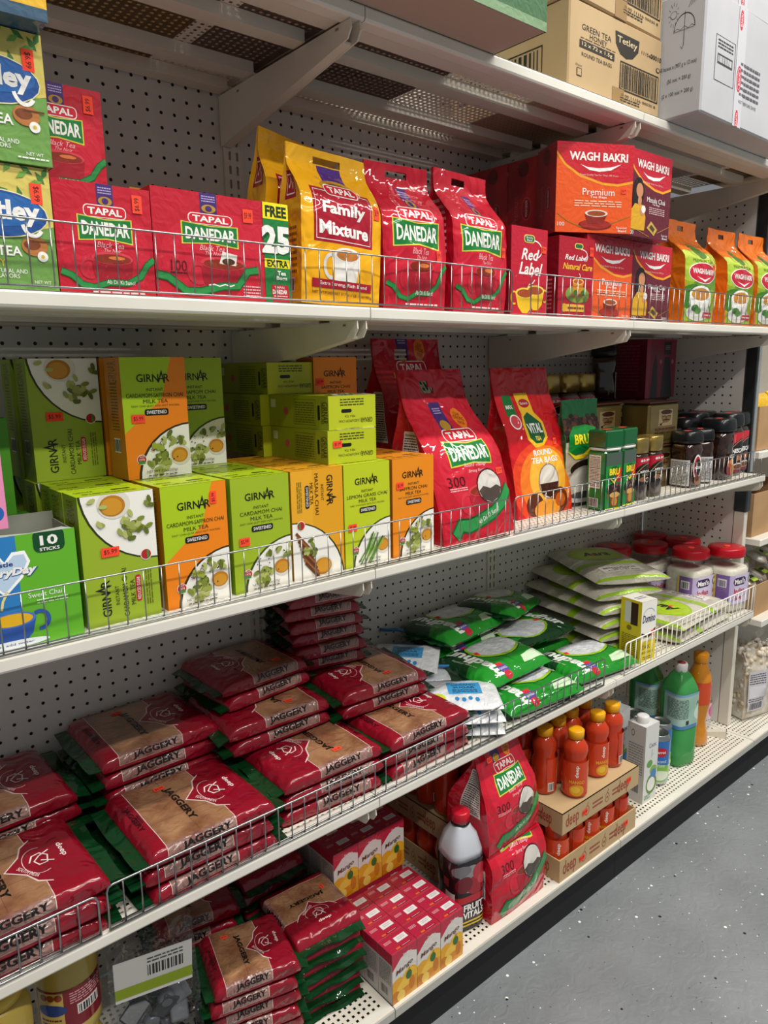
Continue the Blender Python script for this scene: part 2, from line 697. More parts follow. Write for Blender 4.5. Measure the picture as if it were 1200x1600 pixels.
def ink(mb, sf, d, fin='card', x=0, y=0, w=None, h=None, lay=LAY, base=0.004):
    """lay the print d on a face; x, y, w, h give its box on that face in inches"""
    w = sf.w if w is None else w
    h = sf.h if h is None else h
    sm = bool(sf.us)
    for n, (l, pol, c) in enumerate(d.i):
        off = base + l * lay + n * 0.0007
        ps = []
        for p in pol:
            q = [(x + a / 100 * w, y + b / 100 * h) for a, b in p]
            if min(a for a, b in q) < 0 or max(a for a, b in q) > sf.w or min(b for a, b in q) < 0 or max(b for a, b in q) > sf.h:
                for ax, lim, less in ((0, 0, False), (0, sf.w, True), (1, 0, False), (1, sf.h, True)):
                    q = clip(q, ax, lim, less)
                    if len(q) < 3: break
            if len(q) > 2:
                ps.append(q)
        if sm and ps:
            ps = split_cells(ps, 0, sf.us[1:-1])
            ps = split_cells(ps, 1, sf.vs[1:-1])
            ps = split_diagonals(ps, sf)
        idx, vs, fs = {}, [], []
        for q in ps:
            f = []
            for a, b in q:
                k = (round(a, 3), round(b, 3))
                if k not in idx:
                    idx[k] = len(vs)
                    vs.append(sf.at(a, b, off))
                if not f or f[-1] != idx[k]:
                    f.append(idx[k])
            if len(f) > 2 and f[0] == f[-1]: f.pop()
            if len(set(f)) > 2 and len(set(f)) == len(f): fs.append(f)
        if fs:
            mb.add(vs, fs, c if (':' in c or c in SPECIAL) else fin + ':' + c, sm)

def box_faces(w, d, h):
    return {'f': Flat((0, 0, 0), (1, 0, 0), (0, 0, 1), w, h), 'l': Flat((0, d, 0), (0, -1, 0), (0, 0, 1), d, h),
            'r': Flat((w, 0, 0), (0, 1, 0), (0, 0, 1), d, h), 't': Flat((0, 0, h), (1, 0, 0), (0, 1, 0), w, d)}

def carton(w, d, h, base, fin='card', b=0.05, **prints):
    mb = MB().box(0, 0, 0, w, d, h, base if (':' in base or base in SPECIAL) else fin + ':' + base, b)
    F = box_faces(w, d, h)
    for k, pr in prints.items():
        ink(mb, F[k], pr, fin)
    return mb

def sticker(parent, sf, u, v, txt='$5.99', w=0.95, h=0.5, rot=0, layer=7):
    d = D(w / h)
    d.r(0, 0, 100, 100, 'paper:ff4526', 0)
    d.t(txt, 50, 50, 55, 'paper:33100c', 1, 72)
    if rot: d = rot_print(d, rot)
    if rot % 2: w, h = h, w
    mb = MB()
    ink(mb, sf, d, 'paper', u - w / 2, v - h / 2, w, h, base=0.012 + layer * LAY)
    return part(mb, 'price_sticker', parent)
for x, y, z, ln, wt in TUBES:
    la = bpy.data.lights.new('ceiling_tube_light', 'AREA')
    la.shape = 'RECTANGLE'
    la.size = ln * S
    la.size_y = 4 * S
    la.energy = wt
    la.color = (1.0, 0.965, 0.90)
    lo = bpy.data.objects.new('ceiling_tube_light', la)
    COL.objects.link(lo)
    lo.location = world(x, y, z)

# ------------------------------------------------------------------ the setting
Z1, Z2, Z3, ZB, ZT = 62.66, 45.70, 28.73, 11.98, 79.60
J = [-27.29, 2.71, 32.71, 62.71]
JN = ['at the near end', 'in the middle bay', 'at the far end']

obj(MB().box(-90, -150, -2, 220, 40, 0, 'floor'), 'floor', 0, 0, ZF, kind='structure')
obj(MB().box(-90, -150, 0, 220, 40, 2, 'paint:b9b7b0'), 'ceiling', 0, 0, 164, kind='structure')

def perf(mb, x0, y0, nx, ny, cw, ch, hx, hy, n, fn, key):
    """a sheet of nx x ny cells, each with one real hole; fn turns sheet x, y into a point"""
    v, f = [], []
    ring = [(math.cos(math.pi * (2 * k + 1) / n) , math.sin(math.pi * (2 * k + 1) / n)) for k in range(n)]
    if n == 4: ring = [(a * 1.414, b * 1.414) for a, b in ring]
    for i in range(nx):
        for j in range(ny):
            cx, cy = x0 + (i + 0.5) * cw, y0 + (j + 0.5) * ch
            o = len(v)
            v += [fn(cx + a * cw / 2, cy + b * ch / 2) for a, b in ((1, 1), (-1, 1), (-1, -1), (1, -1))]
            v += [fn(cx + a * hx, cy + b * hy) for a, b in ring]
            if n == 4:
                f += [(o + k, o + (k + 1) % 4, o + 4 + (k + 1) % 4, o + 4 + k) for k in range(4)]
            else:
                for k in range(4):
                    a, b = o + 4 + 2 * k, o + 4 + 2 * k + 1
                    c = o + 4 + (2 * k + 2) % 8
                    f += [(o + k, b, a), (o + k, o + (k + 1) % 4, c, b)]
    mb.add(v, f, key)
    return mb

# peg panels: bay by bay, holes one inch apart, a dark sheet added behind to block light
def peg_panel(width, height, ny):
    nx = int(width)
    mb = MB()
    ex = (width - nx) / 2
    perf(mb, ex, 0.35, nx, ny, 1, 1, 0.125, 0.125, 8, lambda a, b: (a, 0, b), 'peg')
    if ex > 0.01:
        mb.add([(0, 0, 0.35), (ex, 0, 0.35), (ex, 0, 0.35 + ny), (0, 0, 0.35 + ny)], [(0, 1, 2, 3)], 'peg')
        mb.add([(width - ex, 0, 0.35), (width, 0, 0.35), (width, 0, 0.35 + ny), (width - ex, 0, 0.35 + ny)], [(0, 1, 2, 3)], 'peg')
    mb.add([(0, 0, 0), (width, 0, 0), (width, 0, 0.35), (0, 0, 0.35)], [(0, 1, 2, 3)], 'peg')
    return mb

pan = peg_panel(28.4, 78, 78)
back = MB().box(0, 0.25, 0, 28.4, 0.5, 78.5, 'paint:4a443c')
p0 = None
for k in range(3):
    lb = 'cream pegboard back panel of the shelving ' + JN[k]
    if p0 is None:
        p0 = obj(pan, 'pegboard', J[k] + 0.8, -0.05, ZB + 0.02, 0, lb, 'panel', 'pegboard back panels')
        part(back, 'light_block_sheet', p0)
    else:
        dup(p0, J[k] + 0.8, -0.05, ZB + 0.02, 0, lb)

up = MB()
up.box(-0.78, 0.0, 0, 0.78, 1.4, 82, 'cream')
up.box(-0.78, -0.25, 0, -0.62, 0, 82, 'cream')
up.box(0.62, -0.25, 0, 0.78, 0, 82, 'cream')
perf(up, -0.62, 0.3, 2, 81, 0.62, 1, 0.10, 0.30, 4, lambda a, b: (a, -0.22, b), 'cream')
u0 = None
for k, nm in enumerate(['at the near end', 'between the near and middle bays', 'between the middle and far bays', 'in the far corner']):
    lb = 'slotted cream steel upright post ' + nm
    u0 = (obj(up, 'upright_post', J[k], 0, ZB, 0, lb, 'post', 'slotted upright posts') if u0 is None
          else dup(u0, J[k], 0, ZB, 0, lb) and u0)

def deck_mesh(depth):
    mb = MB()
    ny = int((depth - 1.2) / 0.5)
    perf(mb, 0.5, -depth + 0.75, 58, ny, 0.5, 0.5, 0.105, 0.105, 4, lambda a, b: (a, b, 0), 'cream')
    y1 = -depth + 0.75
    y2 = y1 + ny * 0.5
    for x0, ya, x1, yb in ((0.03, -depth, 29.97, y1), (0.03, y2, 29.97, -0.3), (0.03, y1, 0.5, y2), (29.5, y1, 29.97, y2)):
        mb.add([(x0, ya, 0), (x1, ya, 0), (x1, yb, 0), (x0, yb, 0)], [(0, 1, 2, 3)], 'cream')
    return mb

def bracket_mesh():
    mb = MB()
    out = [(-0.2, -0.85), (-16.15, -0.85), (-16.2, -1.35), (-15.85, -1.85), (-0.2, -4.3)]
    for a in (-0.98, -0.28):
        mb.prism(out, 'x', a, a + 0.09, 'cream')
    mb.prism([(-15.3, -1.75), (-0.4, -4.15), (-0.4, -4.28), (-15.3, -1.9)], 'x', -0.95, -0.22, 'cream')
    mb.box(-0.99, -15.0, -1.15, -0.95, -14.7, -1.0, 'paint:8a8070')
    mb.box(-0.99, -3.2, -1.3, -0.95, -2.9, -1.15, 'paint:8a8070')
    return mb

def shelf(depth):
    lip = [(-depth + 1.0, 0.02), (-depth + 0.12, 0.02), (-depth + 0.02, -0.04), (-depth - 0.02, -0.14), (-depth - 0.02, -0.66),
           (-depth + 0.05, -0.78), (-depth + 0.16, -0.82), (-depth + 1.1, -0.82), (-depth + 1.1, -0.74), (-depth + 0.2, -0.72), (-depth + 0.1, -0.1), (-depth + 1.0, -0.06)]
    return MB().prism(lip, 'x', 0.04, 29.96, 'lip')

def rail_mesh():
    mb = MB()
    for y in (-14.3, -10.8, -4.6, -0.9):
        mb.prism([(y - 0.75, -0.02), (y - 0.75, -0.75), (y + 0.55, -0.75), (y + 0.55, -0.02), (y + 0.45, -0.02), (y + 0.45, -0.67), (y - 0.65, -0.67), (y - 0.65, -0.02)],
                 'x', 0.3, 29.0, 'cream')
    return mb

s0 = None
dm, lm, rm, bm = deck_mesh(16.3), shelf(16.3), rail_mesh(), bracket_mesh()
for zz, lv in ((ZT, 'top'), (Z1, 'second'), (Z2, 'third'), (Z3, 'fourth')):
    for k in range(3):
        lb = 'cream perforated metal shelf, %s level from above, %s' % (lv, JN[k])
        if s0 is None:
            s0 = thing('metal_shelf', J[k], 0, zz, 0, lb, 'shelf', 'metal shelves of the shelving')
            part(dm, 'shelf_deck', s0)
            part(lm, 'front_lip', s0, 'off-white rounded front lip')
            part(rm, 'stiffening_rail', s0)
            b = part(bm, 'shelf_bracket', s0)
            b.location = (30 * S, 0, 0)
        else:
            dup(s0, J[k], 0, zz, 0, lb)

# base decks, the last one carrying on past the end post
bd = deck_mesh(17.64)
bl = MB()
bl.prism([(-16.9, 0.03), (-17.5, 0.03), (-17.5, -0.05), (-16.9, -0.05)], 'x', 0.1, 29.9, 'lip')
bl.prism([(-17.45, 0.0), (-17.62, -0.02), (-17.7, -0.12), (-17.7, -0.8), (-17.6, -0.95), (-17.4, -0.95)], 'x', 0.04, 29.96, 'paint:b5b3ab')
kick = MB().box(0.02, -17.15, -4.55, 29.98, -16.95, -0.9, 'paper:07090b')
b0 = None
for k, lb in enumerate(['cream perforated base deck at the near end over a black kick plate', 'cream perforated base deck in the middle bay over a black kick plate',
                        'cream perforated base deck with bottles at the far end', 'cream perforated base deck carrying on past the white end post']):
    x = J[0] + 30 * k
    if b0 is None:
        b0 = thing('base_deck', x, 0, ZB, 0, lb, 'shelf', 'base decks of the shelving')
        part(bd, 'deck_plate', b0)
        part(bl, 'front_edge', b0, 'grey metal front edge')
        part(kick, 'kick_plate', b0, 'glossy black kick plate')
    else:
        dup(b0, x, 0, ZB, 0, lb)

# end panel and post that close the run on the right
ep = MB()
perf(ep, 0.3, 0.35, 11, 66, 1, 1, 0.125, 0.125, 8, lambda a, b: (0, -a, b), 'peg')
ep.add([(0, 0, 0), (0, -0.3, 0), (0, -0.3, 67), (0, 0, 67)], [(0, 1, 2, 3)], 'peg')
ep.add([(0, -11.3, 0), (0, -12.3, 0), (0, -12.3, 67), (0, -11.3, 67)], [(0, 1, 2, 3)], 'peg')
e0 = obj(ep, 'end_pegboard', 64.1, 0, ZB + 0.02, 0, 'cream pegboard end panel that closes the shelving beside the white post', 'panel')
part(MB().box(0.3, -12.2, 0, 0.5, 0, 67, 'paint:6a645a'), 'light_block_sheet', e0)  # dark sheet added behind the end panel's holes to block light
po = thing('end_post', 64.05, -14.3, ZB, 0, 'square end post, white below and dark above, at the far right of the shelving', 'post')
part(MB().box(0, 0.6, 0.02, .85, 1.95, 28.6, 'cream', 0.06), 'lower_post', po, 'off-white square tube')
part(MB().box(-0.12, 0.4, 28.6, 1.05, 2.05, 33.6, 'plas:33383b', 0.15), 'sleeve', po, 'dark grey sleeve')
part(MB().box(0, 0.6, 33.6, .8, 1.9, 66, 'paint:1d2022', 0.05).box(0.3, 0.5, 33.6, .95, 0.62, 66, 'paint:8e9294'), 'upper_post', po, 'black and grey upper post')

# wire fences along the shelf fronts
def fence(x0, x1, z, h, key, r, label, curl=0.0, y=-16.3):
    t = thing('wire_fence', x0, y, z, 0, label, 'fence', 'wire fences on the shelf fronts')
    L = x1 - x0
    c = 0.35
    fr = MB()
    top = [(0, 0, 0.05), (0, 0, h - c), (0.1, 0, h - 0.1), (c, 0, h), (L - c, 0, h), (L - 0.1, 0, h - 0.1), (L, 0, h - c), (L, 0, 0.05)]
    if curl:
        top = [(0, 0, 0.05), (0, 0, h - c), (0.1, 0, h - 0.1), (c, 0, h), (L - 5, 0, h), (L - 3, -0.3, h + 0.1), (L - 1, -1.2, h + 0.3), (L, -1.9, h + 0.5), (L, -1.9, 0.3)]
    fr.tube(top, r, key)
    fr.tube([(0, 0, 0.08), (L, 0, 0.08)], r, key)
    fr.tube([(0, 0.28, 0.12), (L, 0.28, 0.12)], r * 0.9, key)
    part(fr, 'fence_frame', t)
    wi = MB()
    x = 0.9
    while x < L - 0.3:
        yy = -1.9 * max(0, (x - (L - 5)) / 5) ** 1.6 if curl else 0
        wi.tube([(x, 0.2, 0.12), (x, yy + 0.02, 0.1), (x, yy, h)], r * 0.72, key, 5)
        x += 1.0
    part(wi, 'fence_wires', t)
    return t

WM, WW = 'metal:a8aaaa', 'paint:efece2'
fence(-28.0, 16.25, Z1 + 0.1, 3.0, WM, 0.052, 'long chrome wire fence before the red tea boxes on the second shelf')
fence(18.4, 62.5, Z1 + 0.05, 3.0, WM, 0.052, 'chrome wire fence before the orange boxes and green pouches on the second shelf')
fence(-28.0, 16.4, Z2 + 0.05, 2.95, WM, 0.052, 'chrome wire fence before the green and orange tea boxes on the third shelf')
fence(17.0, 62.6, Z2 + 0.05, 3.0, WM, 0.052, 'chrome wire fence with an outcurved end before the coffee jars', curl=1)
fence(-28.0, -17.05, Z3 + 0.05, 2.5, WM, 0.075, 'short chrome wire fence before the jaggery at the near end of the fourth shelf')
fence(-16.55, 30.6, Z3 + 0.05, 2.75, WM, 0.07, 'chrome wire fence before the jaggery and green sugar bags on the fourth shelf')
fence(34.1, 62.5, Z3 + 0.05, 3.3, WW, 0.075, 'white coated wire fence before the yellow sugar carton on the fourth shelf')
# ------------------------------------------------------------------ prints
RED, DRED, WHT, BLK, GRN, YEL = 'c4122c', '8d0d20', 'f3f1ec', '141414', '1f7a36', 'f5d416'

def tapal_badge(d, cx, cy, w, h, rot=0):
    """white-rimmed red plate with the word, over a green banner"""
    d.rr(cx - w / 2, cy, w, h * 0.36, w * 0.10, WHT, 2)
    d.rr(cx - w / 2 + w * .02, cy + h * .025, w * .96, h * 0.31, w * 0.09, 'd01a30', 3)
    d.t('TAPAL', cx, cy + h * .18, h * .2, WHT, 4, w * .8, b=0.03)
    x0, x1, y1, y0 = cx - w * .66, cx + w * .62, cy + h * .02, cy - h * .72
    d.p([(x0, y1 + h * .03), (cx, y1 - h * .05), (x1, y1 - h * .0), (x1, y0 + h * .0), (cx, y0 + h * .1), (x0, y0 + h * .02)], 'd8d24a', 2)
    e = w * .03
    d.p([(x0 + e, y1 + h * .0), (cx, y1 - h * .08), (x1 - e, y1 - h * .03), (x1 - e, y0 + h * .05), (cx, y0 + h * .14), (x0 + e, y0 + h * .06)], '177a35', 3)
    d.t('DANEDAR', cx - w * .01, cy - h * .32, h * .40, WHT, 4, w * 1.12, b=0.03)
    return d

def purple_tag(d, cx, y0, w, h):
    d.r(cx - w / 2, y0, w, h, '43296f', 2)
    d.lines(cx - w * .4, y0 + h * .55, w * .8, h * .34, 3, 'b9a7d8', 3)
    d.e(cx, y0 + h * .25, w * .42, h * .2, 'b78a2d', 3)
    d.e(cx, y0 + h * .25, w * .2, h * .14, '43296f', 4)
    return d

def red_cup(d, cx, cy, w, h, bag=False):
    d.p([(cx - w * .5, cy + h * .3), (cx - w * .45, cy - h * .2), (cx - w * .25, cy - h * .5), (cx + w * .25, cy - h * .5), (cx + w * .45, cy - h * .2), (cx + w * .5, cy + h * .3)], 'a51226', 2)
    d.e(cx, cy + h * .3, w * .5, h * .17, 'd8394a', 3)
    d.e(cx, cy + h * .28, w * .44, h * .13, '8a2a14', 4)
    d.arc(cx - w * .55, cy, w * .2, h * .25, 60, 300, w * .07, 'c62a3c', 3)
    d.e(cx + w * .1, cy + h * .31, w * .2, h * .05, 'd97a3a', 5)
    if bag:
        d.p([(cx - w * .1, cy + h * .3), (cx - w * .02, cy + h * .62), (cx + w * .3, cy + h * .55), (cx + w * .26, cy + h * .26)], 'e9e4da', 6)
        d.e(cx + w * .1, cy + h * .36, w * .14, h * .09, '4a2a18', 7)
    return d

def ribbon(d, pts, wd, txt=None, cx=50, cy=10, h=4, w=30, rot=0):
    d.ln(pts, wd * 1.1, '0f5a28', 4)
    d.ln(pts, wd * .8, '2a8f45', 5)
    if txt: d.t(txt, cx, cy, h, WHT, 6, w, rot)
    return d

def art_danedar(big=False, asp=0.92, bw=44):
    d = D(asp).r(0, 0, 100, 100, 'c0142c', 1)
    d.e(50, 40, 46, 44, 'cb1c34', 1.3)
    if not big:
        purple_tag(d, 52, 80, 17, 20)
        tapal_badge(d, 51, 70, bw, 31)
        d.t('Black Tea', 54, 46, 5, 'f0b9bd', 3, 28, sh=.35)
        d.t('The Noir', 56, 41, 3.4, 'f0b9bd', 3, 18, sh=.35)
        red_cup(d, 55, 24, 44, 34)
        ribbon(d, [(2, 20), (12, 17), (22, 9), (34, 7), (50, 12), (70, 12), (84, 19), (92, 30), (100, 36)], 6.5, 'Ab Dil Ki Suno!', 62, 12.5, 3.6, 30)
        d.lines(32, 1.5, 55, 3, 1, 'f3d9d9', 4)
    else:
        purple_tag(d, 39, 81, 12, 19)
        tapal_badge(d, 40, 71, 32, 28)
        d.t('Black Tea', 40, 49.5, 5, 'f0b9bd', 3, 18, sh=.35)
        d.t('The Noir', 41, 44.5, 3.4, 'f0b9bd', 3, 12, sh=.35)
        red_cup(d, 48, 25, 34, 36, True)
        d.t('100', 16, 31, 10, '5d0a16', 3, 11)
        d.lines(10, 23, 12, 3, 1, '5d0a16')
        ribbon(d, [(0, 22), (8, 20), (20, 8), (30, 8), (46, 14), (58, 15), (66, 30), (74, 32)], 5, None)
        d.ln([(36, 14.5), (40, 15.5), (44, 14), (48, 16), (52, 14.5), (55, 16)], .8, WHT, 6)
        d.lines(62, 5, 14, 12, 4, 'e8b9bd')
        d.r(79.5, 0, 20.5, 100, '1b7c39', 2)
        d.r(79.5, 84, 20.5, 16, 'f4e51b', 3)
        d.t('FREE', 90, 91.5, 11, '15331c', 4, 17, b=.04)
        d.t('25', 89.5, 64, 28, WHT, 4, 23, b=.05)
        d.t('25', 90.2, 63, 28, '0d4c20', 3.5, 24, b=.08)
        d.r(79.5, 36, 20.5, 9, 'f4e51b', 3)
        d.t('EXTRA', 90, 40.3, 7, '15331c', 4, 17, b=.03)
        d.t('Tea', 93, 31, 4.5, WHT, 4, 7, b=.03).t('Bags', 93, 25.5, 5, WHT, 4, 9, b=.03)
        d.p([(85, 2), (99, 2), (98, 19), (84, 19)], 'c0142c', 3)
        d.t('TAPAL', 91, 16.5, 2.4, WHT, 4, 9).t('DANEDAR', 91, 12, 4.4, WHT, 4, 12, b=.03)
        d.lines(86, 4, 11, 5, 2, 'f0c9c9', 4)
    return d

def side_red():
    return D(.6).r(0, 0, 100, 100, 'b01128', 1).lines(15, 20, 70, 50, 10, 'e6b5ba', 2)

def art_tetley():
    d = D(.95).r(0, 0, 100, 100, '6f9e4d', 1)
    d.r(0, 66, 100, 34, 'd9c765', 1.5)
    d.e(50, 62, 62, 14, 'd9c765', 2)
    for k in range(26):
        x, y = (k * 37) % 100, 72 + (k * 17) % 28
        a = (k * 53) % 180
        dx, dy = 6 * math.cos(math.radians(a)), 6 * math.sin(math.radians(a))
        d.p([(x - dx, y - dy), (x - dy * .4, y + dx * .4), (x + dx, y + dy), (x + dy * .4, y - dx * .4)], '3f7a35' if k % 3 else '6fa544', 3)
    d.e(54, 61, 42, 19, 'e9e3b0', 3).e(54, 61, 41, 18, '1f4f94', 4).e(54, 64, 38, 13, '2a66ad', 5)
    d.t('Tetley', 58, 62, 20, WHT, 6, 62, b=.04)
    d.arc(82, 58, 9, 13, 200, 320, 3.2, WHT, 6)
    d.t('GREEN TEA', 42, 32, 8, WHT, 3, 58, b=.02)
    d.t('HONEY', 42, 22.5, 6, 'e8c23c', 3, 30)
    d.t('WITH OTHER NATURAL AND', 44, 16, 3.4, WHT, 3, 60).t('ARTIFICIAL FLAVORS', 44, 12, 3.4, WHT, 3, 46)
    d.e(82, 37, 11, 8, 'b8743a', 3).e(80, 38, 7, 4, '7c3f1d', 4).ln([(80, 41), (97, 41)], 1.4, '6b3a1c', 5)
    d.c(88, 29, 4.5, WHT, 4).c(88, 29, 1.6, 'e0b93c', 5)
    d.t('NET WT', 86, 8, 2.6, WHT, 3, 14).lines(72, 3.5, 25, 2.6, 1, WHT, 3)
    return d

def art_family():
    d = D(.75).r(0, 0, 100, 100, 'f0ae12', 1)
    d.r(36, 84, 30, 16, '4b2a7b', 2).e(51, 84, 22, 5, 'b7882c', 3).e(51, 84, 15, 2.6, '5a3410', 4)
    d.r(12, 43, 76, 38, 'a5122a', 2)
    d.ln([(15, 45), (85, 45), (85, 79), (15, 79), (15, 45)], .7, WHT, 3)
    d.rr(31, 76, 42, 9, 5, WHT, 4).rr(32, 76.7, 40, 7.6, 4.5, 'c4122c', 5).t('TAPAL', 52, 80.5, 5, WHT, 6, 32, b=.03)
    d.t('Family', 50, 66, 10.5, WHT, 4, 54, b=.035).t('Mixture', 50, 53, 9.5, WHT, 4, 64, b=.035)
    d.p([(36, 36), (38, 16), (66, 16), (70, 36)], 'e9e6df', 3).e(53, 36, 17, 5, 'f6f4f0', 4).e(53, 35.6, 14, 3.8, 'c47a33', 5)
    d.arc(33, 27, 8, 8, 70, 290, 3.5, 'dcd8d0', 3)
    d.r(10, 11.5, 78, 6, 'a5122a', 5).t('Extra Strong, Rich Blend', 50, 14.5, 3.2, WHT, 6, 62)
    d.t('NET WT/POIDS NET 31.7 oz (1 LB. 15 oz) 900 g', 50, 8, 2.6, '5a2a10', 3, 78)
    return d

def art_redlabel():
    d = D(.66).r(0, 0, 100, 100, 'bf1530', 1)
    d.rr(34, 83, 30, 9, 6, 'e8cf6a', 2).rr(36, 84, 26, 7, 5, '1b6a35', 3).t('Brooke', 49, 89, 2.6, WHT, 4, 18).t('Bond', 49, 86, 2.6, WHT, 4, 14)
    d.arc(62, 76, 22, 10, 90, -60, 2.2, WHT, 3)
    d.t('Red', 52, 70, 13, WHT, 3, 50, sh=.3, b=.02).t('Label', 54, 54, 14, WHT, 3, 66, sh=.3, b=.02)
    d.ln([(44, 30), (50, 36), (60, 38), (66, 42)], 2, 'f0e0d8', 3)
    for cx, cy in ((68, 22), (38, 18)):
        d.p([(cx - 26, cy + 8), (cx - 18, cy - 8), (cx - 6, cy - 15), (cx + 8, cy - 15), (cx + 19, cy - 8), (cx + 25, cy + 8)], 'eec022', 3)
        d.e(cx, cy + 8, 25, 6, 'f7d95a', 4).e(cx, cy + 7.6, 21, 4.6, 'a3481c', 5)
    d.arc(9, 20, 8, 7, 60, 300, 3, 'eec022', 3).arc(95, 24, 7, 7, 120, -120, 3, 'eec022', 3)
    return d

def art_natural():
    d = D(.66).r(0, 0, 100, 100, 'ad1129', 1)
    d.rr(44, 86, 24, 7, 5, 'e8cf6a', 2).rr(46, 87, 20, 5, 4, '1b6a35', 3)
    d.arc(62, 80, 18, 6, 90, -70, 1.6, WHT, 3)
    d.t('Red Label', 50, 75, 6.5, WHT, 3, 66, sh=.3, b=.015).t('Natural Care', 54, 64, 8, 'f0c02c', 3, 84, sh=.3, b=.02)
    d.e(55, 30, 34, 11, '7f9a3a', 3).p([(40, 46), (44, 28), (68, 28), (72, 46)], 'd98a22', 4).e(56, 46, 16, 4, 'f3ca6a', 5).e(56, 45.7, 13, 3, 'b4561c', 6)
    for k in range(7):
        d.e(36 + 7 * k, 24 + (k % 3) * 4, 7, 3.5, ('54772b', '8a5a28', '3f6a2b')[k % 3], 5, 10)
    d.ln([(56, 48), (62, 53), (58, 56)], 1.6, 'f4e9dd', 5)
    d.r(16, 8, 62, 9, 'e3b648', 3).c(18, 12.5, 8, 'd9a52e', 4).lines(28, 9.6, 46, 6, 1, '8d3a16', 4)
    return d

def wb_head(d):
    d.t('WAGH BAKRI', 54, 85, 9.5, WHT, 5, 76, b=.03)
    d.p([(30, 76), (40, 73), (55, 72.5), (70, 74), (84, 78), (70, 70.5), (55, 68.5), (42, 70)], WHT, 5)
    d.t('Finest Quality Tea For Over 100 Years', 55, 64.5, 2.6, 'f0c9c0', 5, 50)
    return d

def art_premium():
    d = D(.8).r(0, 0, 100, 100, 'e8591a', 1)
    d.p([(0, 100), (100, 100), (100, 57), (80, 53), (60, 54), (30, 62), (10, 74), (0, 86)], 'f3a02a', 2)
    d.p([(0, 100), (100, 100), (100, 60), (80, 56), (60, 57), (31, 65), (12, 76), (0, 90)], 'c91a2c', 3)
    wb_head(d)
    d.t('Premium', 55, 46, 7.5, WHT, 5, 42).t('Tea Bags', 55, 40, 3.4, WHT, 5, 22)
    d.lines(24, 29, 62, 8, 3, 'f6c9a8', 4)
    d.e(52, 9, 22, 6, '7d1c1a', 3).e(52, 9.6, 20, 5, 'a5281e', 4).p([(38, 22), (42, 10), (62, 10), (68, 22)], '8c2318', 5).e(53, 22, 15, 4, 'e8d9cd', 6).e(53, 21.8, 12, 3, '9a4a1e', 7)
    d.ln([(2, 21), (16, 12), (34, 6)], 1, '8a7a2a', 3).ln([(70, 10), (98, 20)], 1, '8a7a2a', 3)
    d.t('100', 7, 9, 4.5, WHT, 4, 9).t('Special', 87, 6, 3, WHT, 4, 14).t('Blend', 88, 2.8, 2.6, WHT, 4, 11)
    return d

def art_masala():
    d = D(.75).r(0, 0, 100, 100, '64182a', 1)
    d.p([(0, 100), (100, 100), (100, 62), (80, 56), (60, 57), (30, 64), (10, 76), (0, 88)], 'f3a02a', 2)
    d.p([(0, 100), (100, 100), (100, 65), (80, 59), (60, 60), (31, 67), (12, 78), (0, 91)], 'c01a30', 3)
    wb_head(d)
    d.t('Masala Chai', 64, 46, 6, WHT, 5, 44).t('Tea Bags', 64, 41, 3, WHT, 5, 18).lines(48, 29, 38, 9, 4, 'd9b0b0', 4)
    # the woman in yellow with a cup
    d.e(22, 52, 13, 17, '1a0f10', 4).e(24, 54, 8, 8.5, 'c98a62', 5).p([(2, 8), (4, 28), (14, 38), (32, 38), (40, 24), (38, 8)], 'd9a31e', 5)
    d.e(25, 42, 4.5, 6, 'c98a62', 5).e(31, 30, 5, 5, 'c98a62', 6).e(34, 33, 5, 4.5, 'f0ece6', 7)
    d.e(14, 44, 6, 12, '1a0f10', 4)
    d.p([(44, 12), (62, 4), (70, 12), (54, 21)], 'c7a34c', 4).p([(50, 13), (60, 8), (64, 12), (55, 17)], '4a3a1a', 5)
    d.ln([(2, 6), (20, 8), (50, 2)], .9, 'b28a3a', 4).ln([(70, 8), (99, 18)], .9, 'b28a3a', 4)
    d.t('100', 8, 4, 4.5, WHT, 6, 10).t('Special', 88, 6, 3, WHT, 4, 15).t('Blend', 89, 2.8, 2.6, WHT, 4, 12)
    return d

def art_wbside():
    d = D(.5).r(0, 0, 100, 100, '8c1020', 1).p([(30, 0), (60, 50), (62, 100), (100, 100), (100, 0)], 'a21524', 2)
    d.e(62, 40, 16, 14, 'c23a42', 3).e(62, 40, 14, 12.5, '7a0d1c', 4).t('WAGH BAKRI', 62, 40, 3.6, 'e4b7b7', 5, 40, rot=90)
    d.t('Premium', 26, 40, 9, 'b0404a', 3, 66, rot=90).e(50, 88, 18, 9, '5d0a14', 3)
    return d

